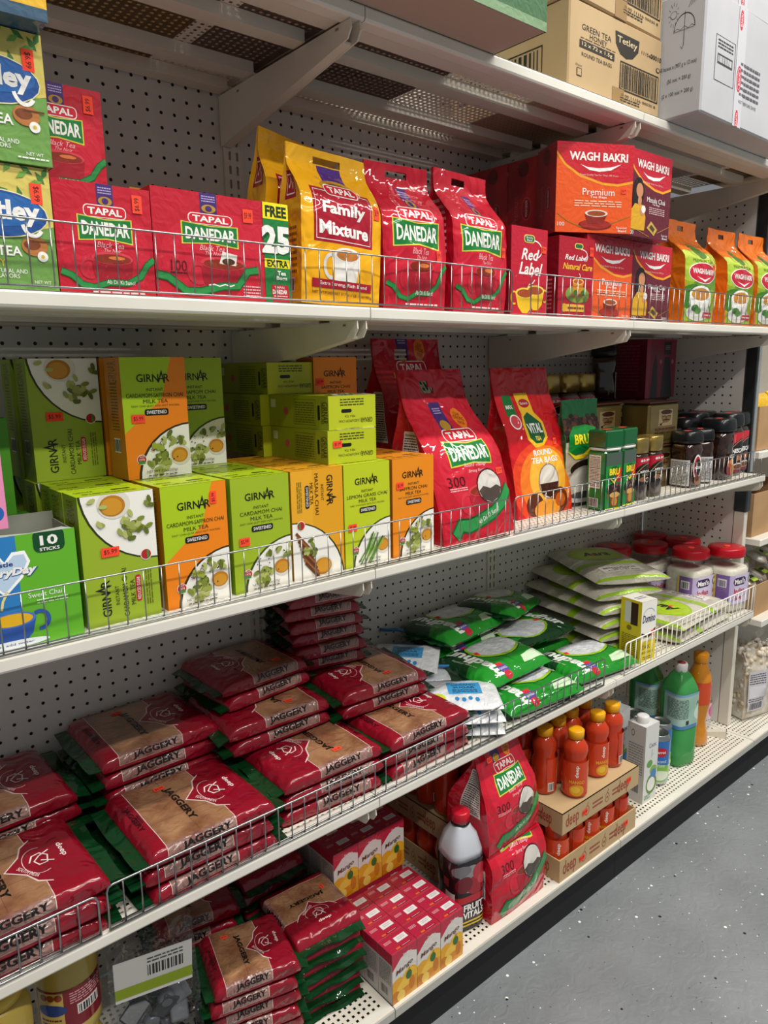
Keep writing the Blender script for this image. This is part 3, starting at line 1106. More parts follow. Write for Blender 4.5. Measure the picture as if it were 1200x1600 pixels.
def art_wbpouch():
    d = D(.62).r(0, 0, 100, 100, '8fb02a', 1)
    d.e(50, 72, 60, 16, 'b9cc4a', 1.5).e(20, 60, 40, 14, 'a4bf38', 2).e(70, 40, 52, 20, '5f8f22', 2).e(20, 30, 34, 14, '3f7a1e', 2.5).e(84, 28, 26, 12, '79a32a', 2.5)
    d.r(0, 82, 100, 18, 'e8741a', 2.5)
    d.e(52, 82, 17, 9, '4d7a22', 3).e(46, 85, 10, 7, '3c6a1c', 3.5)
    d.t('PREMIUM TEA', 50, 70.5, 3.6, '33541a', 3, 62)
    d.e(50, 57, 45, 12, WHT, 3).e(50, 57, 43, 11, 'c11a33', 4).t('WAGH BAKRI', 50, 59, 6, WHT, 5, 70, b=.03).p([(26, 53), (50, 49.5), (78, 54), (52, 47)], WHT, 5)
    d.e(44, 13, 40, 9, 'd9d9d2', 4).p([(12, 34), (16, 18), (30, 9), (58, 9), (72, 18), (76, 34)], 'ecebe6', 5).e(44, 34, 32, 9, 'f7f6f2', 6).e(44, 33.5, 28, 7, 'c98735', 7)
    d.e(30, 18, 12, 4, '3b7a2c', 7, 10).e(40, 15, 10, 3.5, '5a9a34', 7.5, 10)
    d.r(58, 8, 34, 6, 'c11a33', 7).lines(61, 9.5, 28, 3, 1, WHT, 8)
    d.r(0, 0, 100, 3.5, 'e8741a', 5)
    return d

def girnar(kind, base, base2=None, txt=('CARDAMOM CHAI',), tag_c=BLK, tag_t="SWEETENED", asp=.57):
    d = D(asp).r(0, 0, 100, 100, base, 1)
    if base2:
        d.p([(0, 0), (100, 0), (100, 100), (78, 100), (60, 66), (0, 38)], base2, 1.5)
    d.e(104, -2, 88, 47, '3c4a14' if not base2 else '3a2a10', 1.9, 40).e(104, -2, 84, 45.5, 'f0eee6', 2, 40)
    d.t('GIRN', 40, 83, 6.5, '1c1a16', 3, 34, b=.012).t('R', 69.5, 83, 6.5, '1c1a16', 3, 9, b=.012)
    d.p([(55.5, 79.3), (62, 90), (66.5, 78.4), (64.6, 78.8), (61.6, 86.2), (57.2, 79.2)], '1c1a16', 3).r(56, 81.8, 9, .9, '1c1a16', 3)
    y = 73.5
    d.t('INSTANT', 50, y, 2.5, '3a3413', 3, 26); y -= 4.6
    for q in txt:
        d.t(q, 50, y, 3.3, '2a2710', 3, min(88, 5.6 * len(q))); y -= 4.9
    d.t('MILK TEA', 50, y, 3.2, '2a2710', 3, 38); y -= 4
    d.t('EASY CHAI (JUST ADD HOT WATER)', 50, y, 2, '5a5420', 3, 74); y -= 5.4
    d.rr(32, y - 2.4, 37, 5.4, 3, tag_c, 3).t(tag_t, 50.5, y + .3, 2.9, WHT, 4, 31, b=.01)
    d.c(22, 16, 7.5, 'f0ece0', 3).c(22, 16, 6.6, 'b3202c', 4).r(17, 12.5, 10, 2.2, '3f8a3a', 5).t('Since', 22, 18.6, 1.6, WHT, 5, 7).t('1978', 22, 16, 1.8, WHT, 5, 8)
    rg = random.Random(len(kind) * 7)
    d.e(84, 17, 17, 8.5, 'd9d4c8', 3).e(82, 17.5, 13.5, 6.4, 'b97a1e', 4).e(82, 16.8, 11, 5, 'd0922a', 5)
    cx, cy = 44, 14
    if kind == 'lemon':
        for k in range(9):
            x = 42 + k * 3.4
            d.ln([(x - 14 + rg.uniform(-3, 3), 1 + rg.uniform(0, 4)), (x + 4, 16), (x + 16, 27 + rg.uniform(-3, 5))], 2.6, ('5d8a2a', '3f6a1e', '86ac4a')[k % 3], 5)
    elif kind == 'masala':
        for k in range(9):
            x = 40 + (k % 5) * 8
            d.ln([(x - 8, 3 + k * 2.6), (x + 15, 11 + k * 2.6)], 5, ('7a4422', '935a2e', '5d3218')[k % 3], 5)
        for k in range(12):
            d.e(60 + rg.uniform(-30, 36), rg.uniform(2, 36), 2.5, 1.4, '3a2413', 6, 8)
    else:
        for k in range(30):
            a, rr = rg.uniform(0, 6.28), rg.uniform(0, 1) ** .6
            x, y = 50 + 17 * rr * math.cos(a), 12 + 9 * rr * math.sin(a)
            if k > 21: x, y = rg.uniform(58, 98), rg.uniform(26, 38)
            t = rg.uniform(0, 3.14)
            dx, dy = 7 * math.cos(t), 3.8 * math.sin(t)
            d.p([(x + 6.6 * math.cos(q) * math.cos(t) - 3.6 * math.sin(q) * math.sin(t), y + (6.6 * math.cos(q) * math.sin(t) + 3.6 * math.sin(q) * math.cos(t)) * .57) for q in [k_ * math.pi / 4 for k_ in range(8)]], ('7d8a35', '98a352', '5f6b22', 'b0b768')[k % 4], 6 + k % 3 * .3)
        for k in range(14):
            d.c(rg.uniform(38, 92), rg.uniform(14, 36), 1.1, '2a2216', 7, 7)
    if base2 and kind == 'saff':
        for k in range(14):
            x, y, a = 46 + rg.uniform(-7, 7), 25 + rg.uniform(-3, 3), rg.uniform(0, 3.1)
            d.ln([(x, y), (x + 7 * math.cos(a), y + 3.5 * math.sin(a))], 1.1, '6a1420', 7)
        for k in range(3):
            d.e(42 + 6 * k, 27 - k * 1.2, 4, 3, '9aa83a', 8, 10)
    d.t('NET WT 7.7oz(220g)', 52, 5.2, 2.6, '3a3413', 8, 48).lines(30, 1.2, 45, 1.8, 1, '4a4620', 8)
    return d

def girnar_land(kind, base, base2, txt, tag_c, tag_t):
    """the same maker's wide layout: words on the left, picture in the lower right"""
    d = D(1.75).r(0, 0, 100, 100, base, 1)
    if base2: d.r(0, 0, 100, 40, base2, 1.4)
    d.e(106, -4, 60, 104, '2e3612', 1.9, 40).e(106, -4, 58.8, 101, 'f0eee6', 2, 40)
    d.t('GIRN', 16, 74, 12, '1c1a16', 3, 19, b=.012).t('R', 32.5, 74, 12, '1c1a16', 3, 5, b=.012)
    d.p([(24.6, 68), (28.2, 88), (30.8, 66), (29.8, 66.6), (28, 80), (25.5, 67.8)], '1c1a16', 3).r(25, 72, 5, 1.6, '1c1a16', 3)
    d.t('INSTANT', 22, 59, 5, '3a3413', 3, 15).t(txt, 23, 48, 7, '2a2710', 3, 38).t('MILK TEA', 22, 38, 6, '2a2710', 3, 20)
    d.rr(14, 26, 21, 7.5, 1.6, tag_c, 3).t(tag_t, 24.5, 29.6, 4.5, WHT, 4, 18).lines(10, 10, 28, 10, 3, '6a6a20', 3)
    d.c(50, 16, 4.5, 'f0ece0', 3).c(50, 16, 3.9, 'b3202c', 4).r(47, 12, 6, 3, '3f8a3a', 5)
    rg = random.Random(9)
    d.e(92, 54, 11, 22, 'dedacd', 3).e(91, 56, 8, 17, 'b97a1e', 4).e(90.5, 57, 6.6, 14, 'd0922a', 5)
    if kind == 'masala':
        for k in range(9):
            x = 62 + k * 3.6
            d.ln([(x - 6, 6 + k * 2), (x + 12, 34 + k * 2)], 2.6, ('7a4422', '935a2e', '5d3218')[k % 3], 5 + k % 3 * .3)
    for k in range(40 if kind != 'masala' else 12):
        a, rr = rg.uniform(0, 6.28), rg.uniform(0, 1) ** .6
        x, y = (74 + 10 * rr * math.cos(a), 34 + 19 * rr * math.sin(a)) if k < 28 else (rg.uniform(66, 98), rg.uniform(4, 84) if k % 2 else rg.uniform(2, 20))
        t = rg.uniform(0, 3.14)
        dx, dy = 3.1 * math.cos(t), 5 * math.sin(t)
        d.p([(x + 3.4 * math.cos(q) * math.cos(t) - 1.8 * math.sin(q) * math.sin(t), y + (3.4 * math.cos(q) * math.sin(t) + 1.8 * math.sin(q) * math.cos(t)) * 1.75) for q in [k_ * math.pi / 4 for k_ in range(8)]], ('7d8a35', '98a352', '5f6b22', 'b0b768')[k % 4], 6 + k % 3 * .3)
    return d

G1, G2, O1, LG, MS = 'a9c414', 'b8cf12', 'ef8a12', 'c3cf18', 'e9a21c'
AR = {}
def A(k):
    if k not in AR:
        AR[k] = {
            'gc': lambda: girnar('c', '9cb626'),
            'gcr': lambda: rot_print(girnar_land('cc', '97b02c', None, 'CARDAMOM CHAI', 'b8202c', 'REDUCED SUGAR'), 1),
            'gs': lambda: girnar('saff', 'a8c61c', 'ee8414', txt=('CARDAMOM-SAFFRON CHAI',)),
            'gm': lambda: rot_print(girnar_land('masala', 'e2a01e', 'e8a828', 'MASALA CHAI', BLK, 'SWEETENED'), 3),
            'gl': lambda: girnar('lemon', 'bccb22', txt=('LEMON GRASS CHAI',)),
            'go': lambda: girnar('saff', 'e88c1a', 'ec8a16', txt=('SAFFRON CHAI',)),
        }[k]()
    return AR[k]

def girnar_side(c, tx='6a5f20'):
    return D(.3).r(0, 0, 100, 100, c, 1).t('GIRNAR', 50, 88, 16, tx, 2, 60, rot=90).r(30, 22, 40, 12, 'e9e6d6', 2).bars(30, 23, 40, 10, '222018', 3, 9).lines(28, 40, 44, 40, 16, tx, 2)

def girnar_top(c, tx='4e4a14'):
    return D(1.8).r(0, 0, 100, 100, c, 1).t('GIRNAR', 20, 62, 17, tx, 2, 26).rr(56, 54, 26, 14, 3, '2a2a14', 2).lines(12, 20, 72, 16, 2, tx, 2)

def girnar_end():
    d = D(1.8).r(0, 0, 100, 100, 'b6c022', 1)
    e = D(1.8).t('GIRNAR', 20, 76, 15, '2a2710', 2, 26, b=.01).t('CARDAMOM CHAI', 56, 76, 8, '4a4620', 2, 46).t('MILK TEA', 56, 62, 7, '4a4620', 2, 22)
    e.rr(52, 40, 22, 11, 3, BLK, 2).lines(26, 8, 50, 24, 3, '4a4620', 2)
    return d.sub(e, 0, 0, 100, 100, 2)

def girnar_long():
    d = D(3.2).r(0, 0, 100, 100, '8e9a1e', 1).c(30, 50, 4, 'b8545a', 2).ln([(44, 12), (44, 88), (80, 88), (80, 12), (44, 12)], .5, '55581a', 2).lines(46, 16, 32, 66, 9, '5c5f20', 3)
    d.t('GIRNAR', 95, 50, 26, '2a2710', 2, 20, rot=270).t('CARDAMOM CHAI', 90, 50, 8, '3c3a14', 2, 20, rot=270).rr(83.5, 28, 3.4, 44, 1, BLK, 2)
    d.r(3, 60, 9, 26, 'c9c9a8', 2)
    return d

def art_everyday():
    d = D(.9).r(0, 0, 100, 100, '64b32c', 1).r(20, 0, 27, 100, '2f7ec2', 2)
    d.p([(16, 74), (21, 86), (32, 84), (36, 78), (43, 86), (54, 86), (58, 76), (50, 62), (34, 48), (21, 60)], 'ffffff', 3)
    d.p([(19, 74), (23, 83), (32, 81), (36, 75), (44, 83), (53, 83), (55, 76), (48, 64), (34, 51), (24, 61)], 'bcd4ec', 4)
    d.t('Nestle', 32, 76, 4.2, '1d3a7a', 5, 22, b=.02).t('EveryDay', 38, 68, 9, WHT, 5.5, 50, sh=.2, b=.05).t('EveryDay', 38.5, 67.5, 9, '1d4f9a', 5, 52, sh=.2, b=.09)
    d.ln([(36, 52), (31, 44), (29, 36)], 2.2, 'e8d98a', 4)
    d.rr(62, 82, 28, 20, 6, '0e4a24', 3).t('10', 76, 92.5, 9, WHT, 4, 16, b=.03).t('STICKS', 76, 84.6, 3, WHT, 4, 18, b=.02)
    d.t('Sweet Chai', 68, 45, 4.6, WHT, 3, 30).lines(60, 36, 28, 5, 2, 'd6f0c0', 3)
    d.p([(16, 26), (20, 12), (28, 4), (46, 4), (54, 12), (58, 26)], '2f57a8', 3).e(37, 26, 21, 7, '4f77c4', 4).e(37, 26, 18, 5.6, 'e6b323', 5).arc(61, 22, 8, 8, 120, -100, 3.6, '2f57a8', 4)
    d.e(36, 4, 32, 3.5, 'e9eef2', 4).t('Just add water', 36, 4, 2.6, '22406a', 5, 36)
    return d

def pouch_danedar_big():
    d = D(.72).r(0, 0, 100, 100, 'bd1229', 1).e(50, 60, 44, 46, 'c81c33', 1.4)
    d.r(34, 63, 18, 17, '43296f', 2).lines(37, 73, 12, 4, 3, 'b9a7d8', 3).e(43, 66.5, 7, 3, 'b78a2d', 3)
    d.c(69, 70, 8.5, 'e8781a', 3, 12).t('LEAF', 69, 72.5, 2, '2a1408', 4, 8, rot=-12).t('STRONG', 69, 70, 2.2, '2a1408', 4, 12, rot=-12).t('PACK', 69, 67.3, 2, '2a1408', 4, 8, rot=-12)
    tapal_badge(d, 54, 57, 46, 20)
    d.t('Round Teabags', 56, 43.5, 3, 'f4c7c9', 3, 32, sh=.35).t('Strong flavor', 56, 40, 2.2, 'f4c7c9', 3, 24, sh=.35)
    d.t('300', 26, 35, 6, '4d0812', 3, 22).lines(16, 29.5, 22, 2.4, 2, 'e8b0b4', 3)
    red_cup(d, 60, 22, 44, 22)
    d.e(70, 30, 19, 10.5, '54110f', 4).e(70, 30, 17.5, 9.5, 'cfcac2', 5).p([(53, 28), (58, 22.6), (70, 20.4), (82, 22.6), (87, 28), (80, 30), (70, 28.6), (60, 30.6)], '4a3f38', 6)
    ribbon(d, [(14, 4), (22, 10), (34, 9), (50, 11), (70, 14), (86, 19), (100, 27)], 12, 'Ab Dil Ki Suno!', 62, 13, 3, 34, rot=14)
    return d

def art_nutrition(asp=.5):
    d = D(asp).r(0, 0, 100, 100, 'e6dfd8', 1).t('Nutrition Facts', 50, 94, 5, BLK, 2, 84, b=.02)
    d.r(5, 87, 90, 1.6, BLK, 2).r(5, 60, 90, 2.4, BLK, 2).r(5, 24, 90, 1.6, BLK, 2)
    return d.lines(6, 64, 88, 22, 5, '3a3634', 2).lines(6, 27, 88, 31, 7, '3a3634', 2, 4).lines(6, 4, 88, 18, 4, '3a3634', 2, 5)

def art_vital():
    d = D(.62).r(0, 0, 100, 100, 'c9141f', 1)
    d.e(54, 22, 60, 30, 'e0401c', 1.3).e(56, 23, 48, 25, 'ee7a20', 1.6).e(58, 26, 34, 20, 'f7b53a', 2)
    d.r(10, 69, 16, 14, '12702f', 2).t('MAX', 18, 75, 2.6, WHT, 3, 11, b=.03).e(20, 65, 8.5, 5, WHT, 3).e(20, 65, 7, 4.1, 'd0444c', 4)
    d.p([(32, 84), (56, 84), (56, 71), (66, 64), (66, 53), (56, 48), (40, 47), (30, 53), (30, 63), (34, 70)], 'f0bc26', 2.5)
    d.p([(36, 68), (45, 71), (62, 63), (62, 54), (54, 50), (42, 50), (34, 54), (34, 62)], '0f5a30', 3.5)
    d.e(45, 77, 9, 3, 'b01624', 3.5).t('Eastern', 45, 77, 1.8, WHT, 4.5, 13).t('VITAL', 48, 60, 6.6, WHT, 4.5, 25, b=.03).t('TEA', 48, 53.2, 3, 'f0d24a', 4.5, 11, b=.02)
    d.t('ROUND', 52, 43.5, 4, WHT, 3, 34, b=.03).t('TEA BAGS', 54, 38.3, 4.2, WHT, 3, 48, b=.03)
    d.e(58, 23, 19, 12.5, '8a7a70', 3).e(58, 23, 17.5, 11.6, 'd9d2c6', 4).p([(40.8, 22), (75.5, 22), (72, 15), (58, 11.6), (44, 15)], '3d140a', 5)
    d.ln([(58, 35), (54, 40)], .8, WHT, 4).e(30, 8, 15, 8, '5a2408', 4).e(76, 9, 16, 9, '6e2a08', 4).e(52, 4, 24, 7, 'e8962a', 4.5)
    d.e(77, 9, 10, 5, 'c05a12', 5)
    return d

def art_brupouch():
    d = D(.4).r(0, 0, 100, 100, 'b9aa94', 1)
    d.r(0, 84, 100, 16, '0c5a2c', 2)
    rg = random.Random(4)
    d.r(0, 62, 100, 24, '2a1a12', 1.5)
    for k in range(60):
        d.e(rg.uniform(0, 100), rg.uniform(68, 86), 6, 2.2, ('3c2216', '59331f', '1f120b')[k % 3], 2.5, 8)
    d.p([(6, 52), (8, 68), (24, 76), (60, 77), (88, 74), (78, 60), (50, 52), (26, 50)], '0f7a2e', 3)
    d.p([(4, 54), (24, 49), (46, 50), (70, 57), (98, 72), (72, 53), (48, 46), (24, 45.5)], 'f2d71c', 4)
    d.t('BRU', 42, 64, 9, 'f2d71c', 5, 40, b=.03)
    d.e(60, 36, 48, 9, '2a1a12', 2)
    d.e(50, 20, 44, 18, 'd9d2c4', 3).e(50, 26, 40, 13, 'c9bfae', 4)
    d.e(50, 22, 44, 16, 'cfc6b6', 3).e(50, 25, 40, 12, 'ddd6ca', 4)
    for k in range(3):
        d.e(50, 3 + 4 * k, 42 - k * 2, 3.4, ('2c2c2e', 'd6d6d8', '55565a')[k], 5 + k * .3)
    return d

def art_brujar():
    d = D(.44).r(0, 0, 100, 100, '1c8a3a', 1).r(0, 78, 100, 22, '4a5a4e', 2)
    d.e(56, 62, 42, 15, '0d5c26', 3).t('BRU', 54, 67, 12, 'f2dc1e', 5, 66, b=.04).p([(22, 57), (50, 51), (92, 62), (52, 46)], 'f2d71c', 5).p([(60, 66), (98, 74), (98, 50), (72, 48)], 'c81e2c', 4)
    rg = random.Random(2)
    d.e(54, 34, 46, 13, '2c1a12', 3)
    for k in range(14):
        d.e(rg.uniform(12, 96), rg.uniform(24, 44), 8, 2.6, ('6b4030', '8c5a44', '3a2118')[k % 3], 4, 8)
    d.p([(26, 26), (34, 5), (80, 5), (90, 26)], '7a4a22', 5).e(58, 26, 32, 5, 'd9a860', 6).e(58, 14, 18, 8, 'c98a3c', 6)
    d.r(0, 0, 100, 3, 'e9d01e', 6)
    return d

def art_gold():
    d = D(.6).r(0, 0, 100, 100, '17110f', 1).r(0, 78, 100, 22, 'b51a30', 2).p([(0, 78), (0, 48), (12, 66), (34, 78)], 'b51a30', 2)
    d.arc(86, 30, 80, 46, 90, 190, 3, 'b99a55', 3).t('$3.99', 54, 89, 9, WHT, 3, 62, b=.03)
    d.t('NESCAFE', 60, 48, 9, WHT, 3, 72, b=.03).t('GOLD', 60, 36, 8, 'b99a55', 3, 50)
    d.c(70, 16, 15, 'd9cfc0', 3).c(70, 16, 11, '3a2418', 4).e(40, 20, 20, 9, '8a5a38', 3)
    return d

def art_kuru():
    d = D(.85).r(0, 0, 100, 100, '9a8650', 1).r(30, 47, 50, 42, 'd9bd86', 2)
    d.e(57, 70, 18, 16, 'b58a5a', 3)
    d.e(57, 82, 20, 6, '5a2f1c', 4).e(57, 76, 19, 4, 'd9bd86', 4.5, a0=180)
    d.ln([(43, 71), (50, 72.5), (55, 71)], 2, '3c2014', 5).ln([(60, 71), (65, 72.5), (72, 71)], 2, '3c2014', 5).ln([(57, 71), (56, 64), (59, 64)], 1.6, '3c2014', 5)
    d.ln([(45, 61), (52, 62.5), (57, 61), (62, 62.5), (70, 61)], 3, '3c2014', 5).ln([(50, 57), (42, 54), (38, 52)], 1.6, '3c2014', 5).r(35, 48.5, 6, 5, '3c2014', 5)
    d.t('KURUKAHVECI', 55, 39, 6, '6a2a1c', 3, 74, b=.02).r(18, 34, 74, .9, '8c4a2a', 2).t('MEHMET EFENDI', 55, 29, 5, '6a2a1c', 3, 74)
    d.r(22, 8, 64, 4, '7d6a3c', 2)
    return d

def art_nes(red=True):
    d = D(.75).r(0, 0, 100, 100, '191210', 1)
    if red: d.p([(0, 100), (100, 100), (100, 86), (60, 84), (26, 74), (8, 58), (0, 62)], 'c61a2c', 2)
    d.arc(84, 40, 80, 42, 95, 175, 2, 'c98a5a', 3)
    d.t('NESCAFE', 56, 56, 11, WHT, 4, 78, b=.04).e(50, 38, 8, 7, 'b06a42', 4).e(64, 38, 8, 7, 'a05a38', 4)
    d.e(52, 14, 40, 12, '7a1a2a', 3).e(52, 18, 34, 8, 'd9c9b4', 4).e(52, 17, 28, 6, '6a3a20', 5)
    return d

def art_neslabel():
    d = D(.8).r(0, 0, 100, 100, 'c4c2c0', 1)
    return d.lines(6, 6, 88, 88, 16, '4a4644', 2)

def art_nesoval():
    d = D(.5).e(50, 60, 46, 40, 'e8e4e0', 1).e(50, 60, 38, 34, 'b51a30', 2).e(56, 58, 32, 28, '191210', 3)
    d.t('NESCAFE', 54, 58, 8, WHT, 4, 66, b=.03).e(50, 20, 30, 16, 'a4664a', 3).e(50, 24, 24, 10, '5a2a1a', 4)
    return d

def art_domino():
    d = D(.5).r(0, 0, 100, 100, 'efece4', 1).r(0, 0, 100, 42, 'e8cf1a', 2)
    d.arc(50, 76, 38, 12, 20, 160, 2, '8a9ab8', 3).t('Domino', 50, 72, 13, '22305c', 3, 84, sh=.2, b=.02)
    d.p([(4, 46), (50, 40), (96, 50), (96, 55), (50, 45), (4, 50)], '4a2418', 4).r(0, 36, 100, 5, 'efece4', 2.5)
    return d.t('DARK', 40, 26, 7, '3a2a10', 3, 50).t('BROWN SUGAR', 50, 17, 4, '3a2a10', 3, 74).lines(20, 5, 60, 6, 2, '5a4a10', 3)

def art_domino_side():
    d = D(.35).r(0, 0, 100, 100, 'e2c81a', 1).r(20, 62, 30, 34, 'd8d6d0', 2).r(50, 60, 34, 36, '3a2018', 2).c(44, 54, 12, '8a7a1e', 2)
    return d.lines(10, 8, 80, 36, 12, '7a6a18', 2)

def art_mango(asp=.55):
    d = D(asp).r(0, 0, 100, 100, 'd8d2cc', 1)
    d.p([(0, 100), (100, 100), (100, 80), (64, 90), (34, 84), (0, 66)], 'b8203c', 2)
    for x, y, rx, ry, c in ((22, 28, 30, 20, 'e2a21a'), (72, 34, 34, 22, 'e8b224'), (46, 20, 30, 18, 'eec044'), (60, 6, 44, 16, 'd98a16'), (90, 16, 18, 18, 'e09a2a'), (12, 8, 22, 16, 'c9760e'), (34, 10, 16, 10, 'f0c85a'), (78, 22, 12, 14, 'c9760e')):
        d.e(x, y, rx, ry, c, 3)
    d.t('Shezan', 60, 88, 5, WHT, 4, 34).t('Mango', 48, 62, 12, '5a2a12', 5, 70, sh=.3, b=.01, rot=12)
    return d.e(66, 42, 12, 9, '2c6a2c', 5, 12).ln([(66, 50), (70, 56)], 2, '3a5a1a', 5)

def art_mango_top():
    d = D(1.0).r(0, 0, 100, 100, 'b0213c', 1).r(46, 42, 44, 34, 'e4dfdc', 2).lines(54, 50, 28, 20, 2, 'b9b0b0', 3).r(26, 10, 60, 10, '8a1228', 2).r(26, 10, 16, 10, 'd9662a', 3)
    return d.lines(48, 12, 34, 6, 1, 'e0b0b6', 3).lines(8, 60, 26, 18, 3, 'e0b0b6', 2).r(2, 2, 96, 2, 'd94a60', 2)

def art_mango_side():
    d = D(.5).r(0, 0, 100, 100, 'bfb9b4', 1).r(0, 80, 100, 20, 'b0213c', 2).lines(8, 36, 84, 40, 12, '6d6660', 2).bars(18, 12, 50, 16, '33302e', 2, 14)
    return d

def art_tray(asp=6):
    d = D(asp).r(0, 0, 100, 100, 'board', 0.5)
    c = '9a4a36'
    for x in (12, 78):
        d.t('deep', x, 48, 80, c, 2, 16, b=.015)
    for x in (30, 56):
        d.arc(x, 44, 2.6, 22, 0, 360, .5, c, 2).ln([(x, 66), (x + 1.4, 84)], .5, c, 2).c(x, 44, 1, c, 2)
    return d.lines(37, 30, 13, 40, 2, c, 2).lines(63, 30, 10, 40, 2, c, 2)

def art_deepbottle():
    d = D(1.2).r(0, 0, 100, 100, 'c33a1c', 1).e(50, 50, 30, 60, 'cf4420', 1.4)
    d.t('deep', 50, 74, 11, 'f3e6da', 3, 30, rot=90, b=.02).t('MANGO', 50, 42, 10, 'e8a81c', 3, 32, b=.03)
    d.e(50, 18, 15, 17, 'd99a14', 3).e(47, 20, 9, 10, 'e8b83a', 4)
    d.r(3, 4, 14, 26, 'e9e6e0', 2).bars(4, 6, 12, 22, '222222', 3, 8)
    return d.lines(76, 10, 20, 70, 12, 'e6c9a0', 2)

def art_jaggery():
    """unfolded: 0-10 the near side, 10-90 the top, 90-100 the far side"""
    d = D(1.0).r(0, 0, 100, 100, '8a0d22', 0.5)
    d.p([(13, 3), (66, 3), (67, 38), (70, 42), (70, 62), (67, 66), (66, 97), (13, 97)], 'e0c9c2', 1)
    d.p([(13.5, 3.4), (65.5, 3.4), (66.5, 38), (69.5, 42), (69.5, 62), (66.5, 66), (65.5, 96.6), (13.5, 96.6)], 'jag', 1.6)
    for q in (37, 64): d.ln([(14, q), (68, q + 1)], .35, '6f4630', 1.8)
    d.ln([(40, 14), (40, 88)], .3, '6f4630', 1.8)
    d.p([(13.5, 3.4), (65.5, 3.4), (65.8, 13), (13.5, 13)], 'jagside', 2)
    d.p([(70, 24), (62, 30), (58, 40), (47, 50), (58, 60), (62, 70), (70, 76)], 'e3cdc9', 2)
    d.p([(70, 25), (62.8, 31), (58.8, 40.6), (48.2, 50), (58.8, 59.4), (62.8, 69), (70, 75)], '8a0d22', 2.5)
    d.arc(69, 50, 10, 14, 70, 290, .5, 'e8c4c4', 3.2)
    # swirl of two fish in the round seal
    d.ln([(63, 50), (66, 56), (71, 57), (75, 52), (73, 45), (68, 45), (66, 50), (70, 54), (77, 57)], 1.0, 'f0d9d6', 3.5)
    d.ln([(77, 44), (70, 49)], 1.0, 'f0d9d6', 3.5)
    d.t('SOUTH INDIA', 60, 42, 3, 'f0d9d6', 3.5, 17, rot=-58, b=.01).t('deep', 84, 52, 5, 'f0d9d6', 3.5, 16, rot=-90, b=.02)
    d.t('JAGGERY', 42, 50, 7.2, '15100e', 3, 46, rot=-90, b=.04).t('JAGGERY', 7.5, 52, 4.6, '2e080e', 3, 32, rot=-90, b=.03).lines(10.5, 38, 1.5, 24, 1, '5a0f1c', 3)
    d.t('JAGGERY', 43, 7.2, 6.2, '15100e', 3.4, 38, b=.04)
    d.p([(13.5, 96.6), (65.5, 96.6), (65.8, 87), (13.5, 87)], 'jagside', 2).t('JAGGERY', 43, 92.8, 6.2, '15100e', 3.4, 38, rot=180, b=.04)
    return d

def art_madhur():
    d = D(1.35).r(0, 0, 100, 100, '1d8a26', 0.5).p([(0, 100), (0, 40), (30, 55), (70, 84), (100, 92), (100, 100)], '0b3d1c', 1)
    d.e(62, 64, 36, 29, '0c4a1e', 1.6).e(62, 64, 34, 27.5, '9ccb2c', 2).e(63, 65, 31, 24.5, 'whitesugar', 2.6)
    d.p([(100, 30), (70, 26), (64, 14), (100, 12)], 'cfe6c4', 1.4)
    d.t('madhur', 20, 48, 22, 'eef2ea', 3, 60, rot=100, sh=.2, b=.04)
    d.t('the sugar of purity', 9, 52, 4, 'c9dcb8', 3, 26, rot=100)
    d.rr(28, 12, 12, 12, 2, '5a4aa0', 3).t('SAVINGS', 34, 18, 3.6, WHT, 4, 10).r(30, 22, 8, 6, 'd0303a', 4).e(34, 8, 5, 6, 'c02a3a', 3)
    d.c(92, 52, 4, 'e0ead8', 3).ln([(89, 52), (95, 52)], 1, '7a2a2a', 4).ln([(92, 48), (92, 56)], 1, '7a2a2a', 4)
    return d

def art_aara():
    d = D(1.6).r(0, 0, 100, 100, 'rice', 0.5).r(0, 0, 3, 100, '8fb423', 1).r(97, 0, 3, 100, '8fb423', 1)
    d.r(33, 0, 8, 100, '93b81e', 1.5)
    d.e(68, 50, 22, 36, '9dbf1c', 2).e(68, 50, 20, 32, 'a9c92c', 2.4).t('Aara', 68, 50, 20, '1d1d18', 3, 24, rot=-90, sh=.25, b=.04)
    d.r(12, 26, 14, 52, 'dedad0', 2).t('BESAN FLOUR', 22, 52, 5, BLK, 3, 27, rot=-90, b=.02).t('NET WT.', 18.5, 52, 4, BLK, 3, 14, rot=-90, b=.02).t('4 LBS (1.81 KG)', 15, 52, 4, BLK, 3, 26, rot=-90, b=.02)
    d.e(62, 56, 2, 3, 'paper:f4551e', 4)
    return d

def art_sugar():
    d = D(1.2).r(0, 0, 100, 100, 'whitesugar', 0.5).r(0, 88, 100, 6, '2f86c4', 1.5)
    d.r(30, 34, 46, 40, '3d95cc', 1.5)
    d.t('ORGANIC', 53, 64, 6, '143a5c', 3, 34, b=.02).t('SUGAR', 53, 54, 7, '143a5c', 3, 30, b=.02).lines(36, 38, 34, 10, 3, '143a5c', 3)
    d.c(14, 24, 11, 'c5d92c', 2).c(14, 24, 5, '5a7a1a', 3)
    for k in range(4): d.e(40 + 9 * k, 22 - (k % 2) * 3, 3, 5, '2f86c4', 2, 12)
    return d

def art_mani():
    d = D(2.2).r(0, 0, 100, 100, '7a5aa0', 1).r(24, 0, 76, 100, 'bfb0d8', 1.5).r(34, 0, 66, 100, 'cfc4e2', 1.8)
    for x in (45, 82):
        d.rr(x - 15, 64, 30, 28, 6, '3a1f50', 3).t("Mani's", x, 78, 18, WHT, 4, 25, b=.03)
        d.t('Indian', x, 45, 18, 'b3203c', 3, 26, b=.03).t('Sugar', x, 18, 20, 'b3203c', 3, 23, b=.03)
    d.r(6, 58, 14, 28, 'e6e0ee', 2).bars(7, 60, 12, 22, '222222', 3, 12)
    return d.r(0, 0, 3, 100, 'd9c24a', 3)

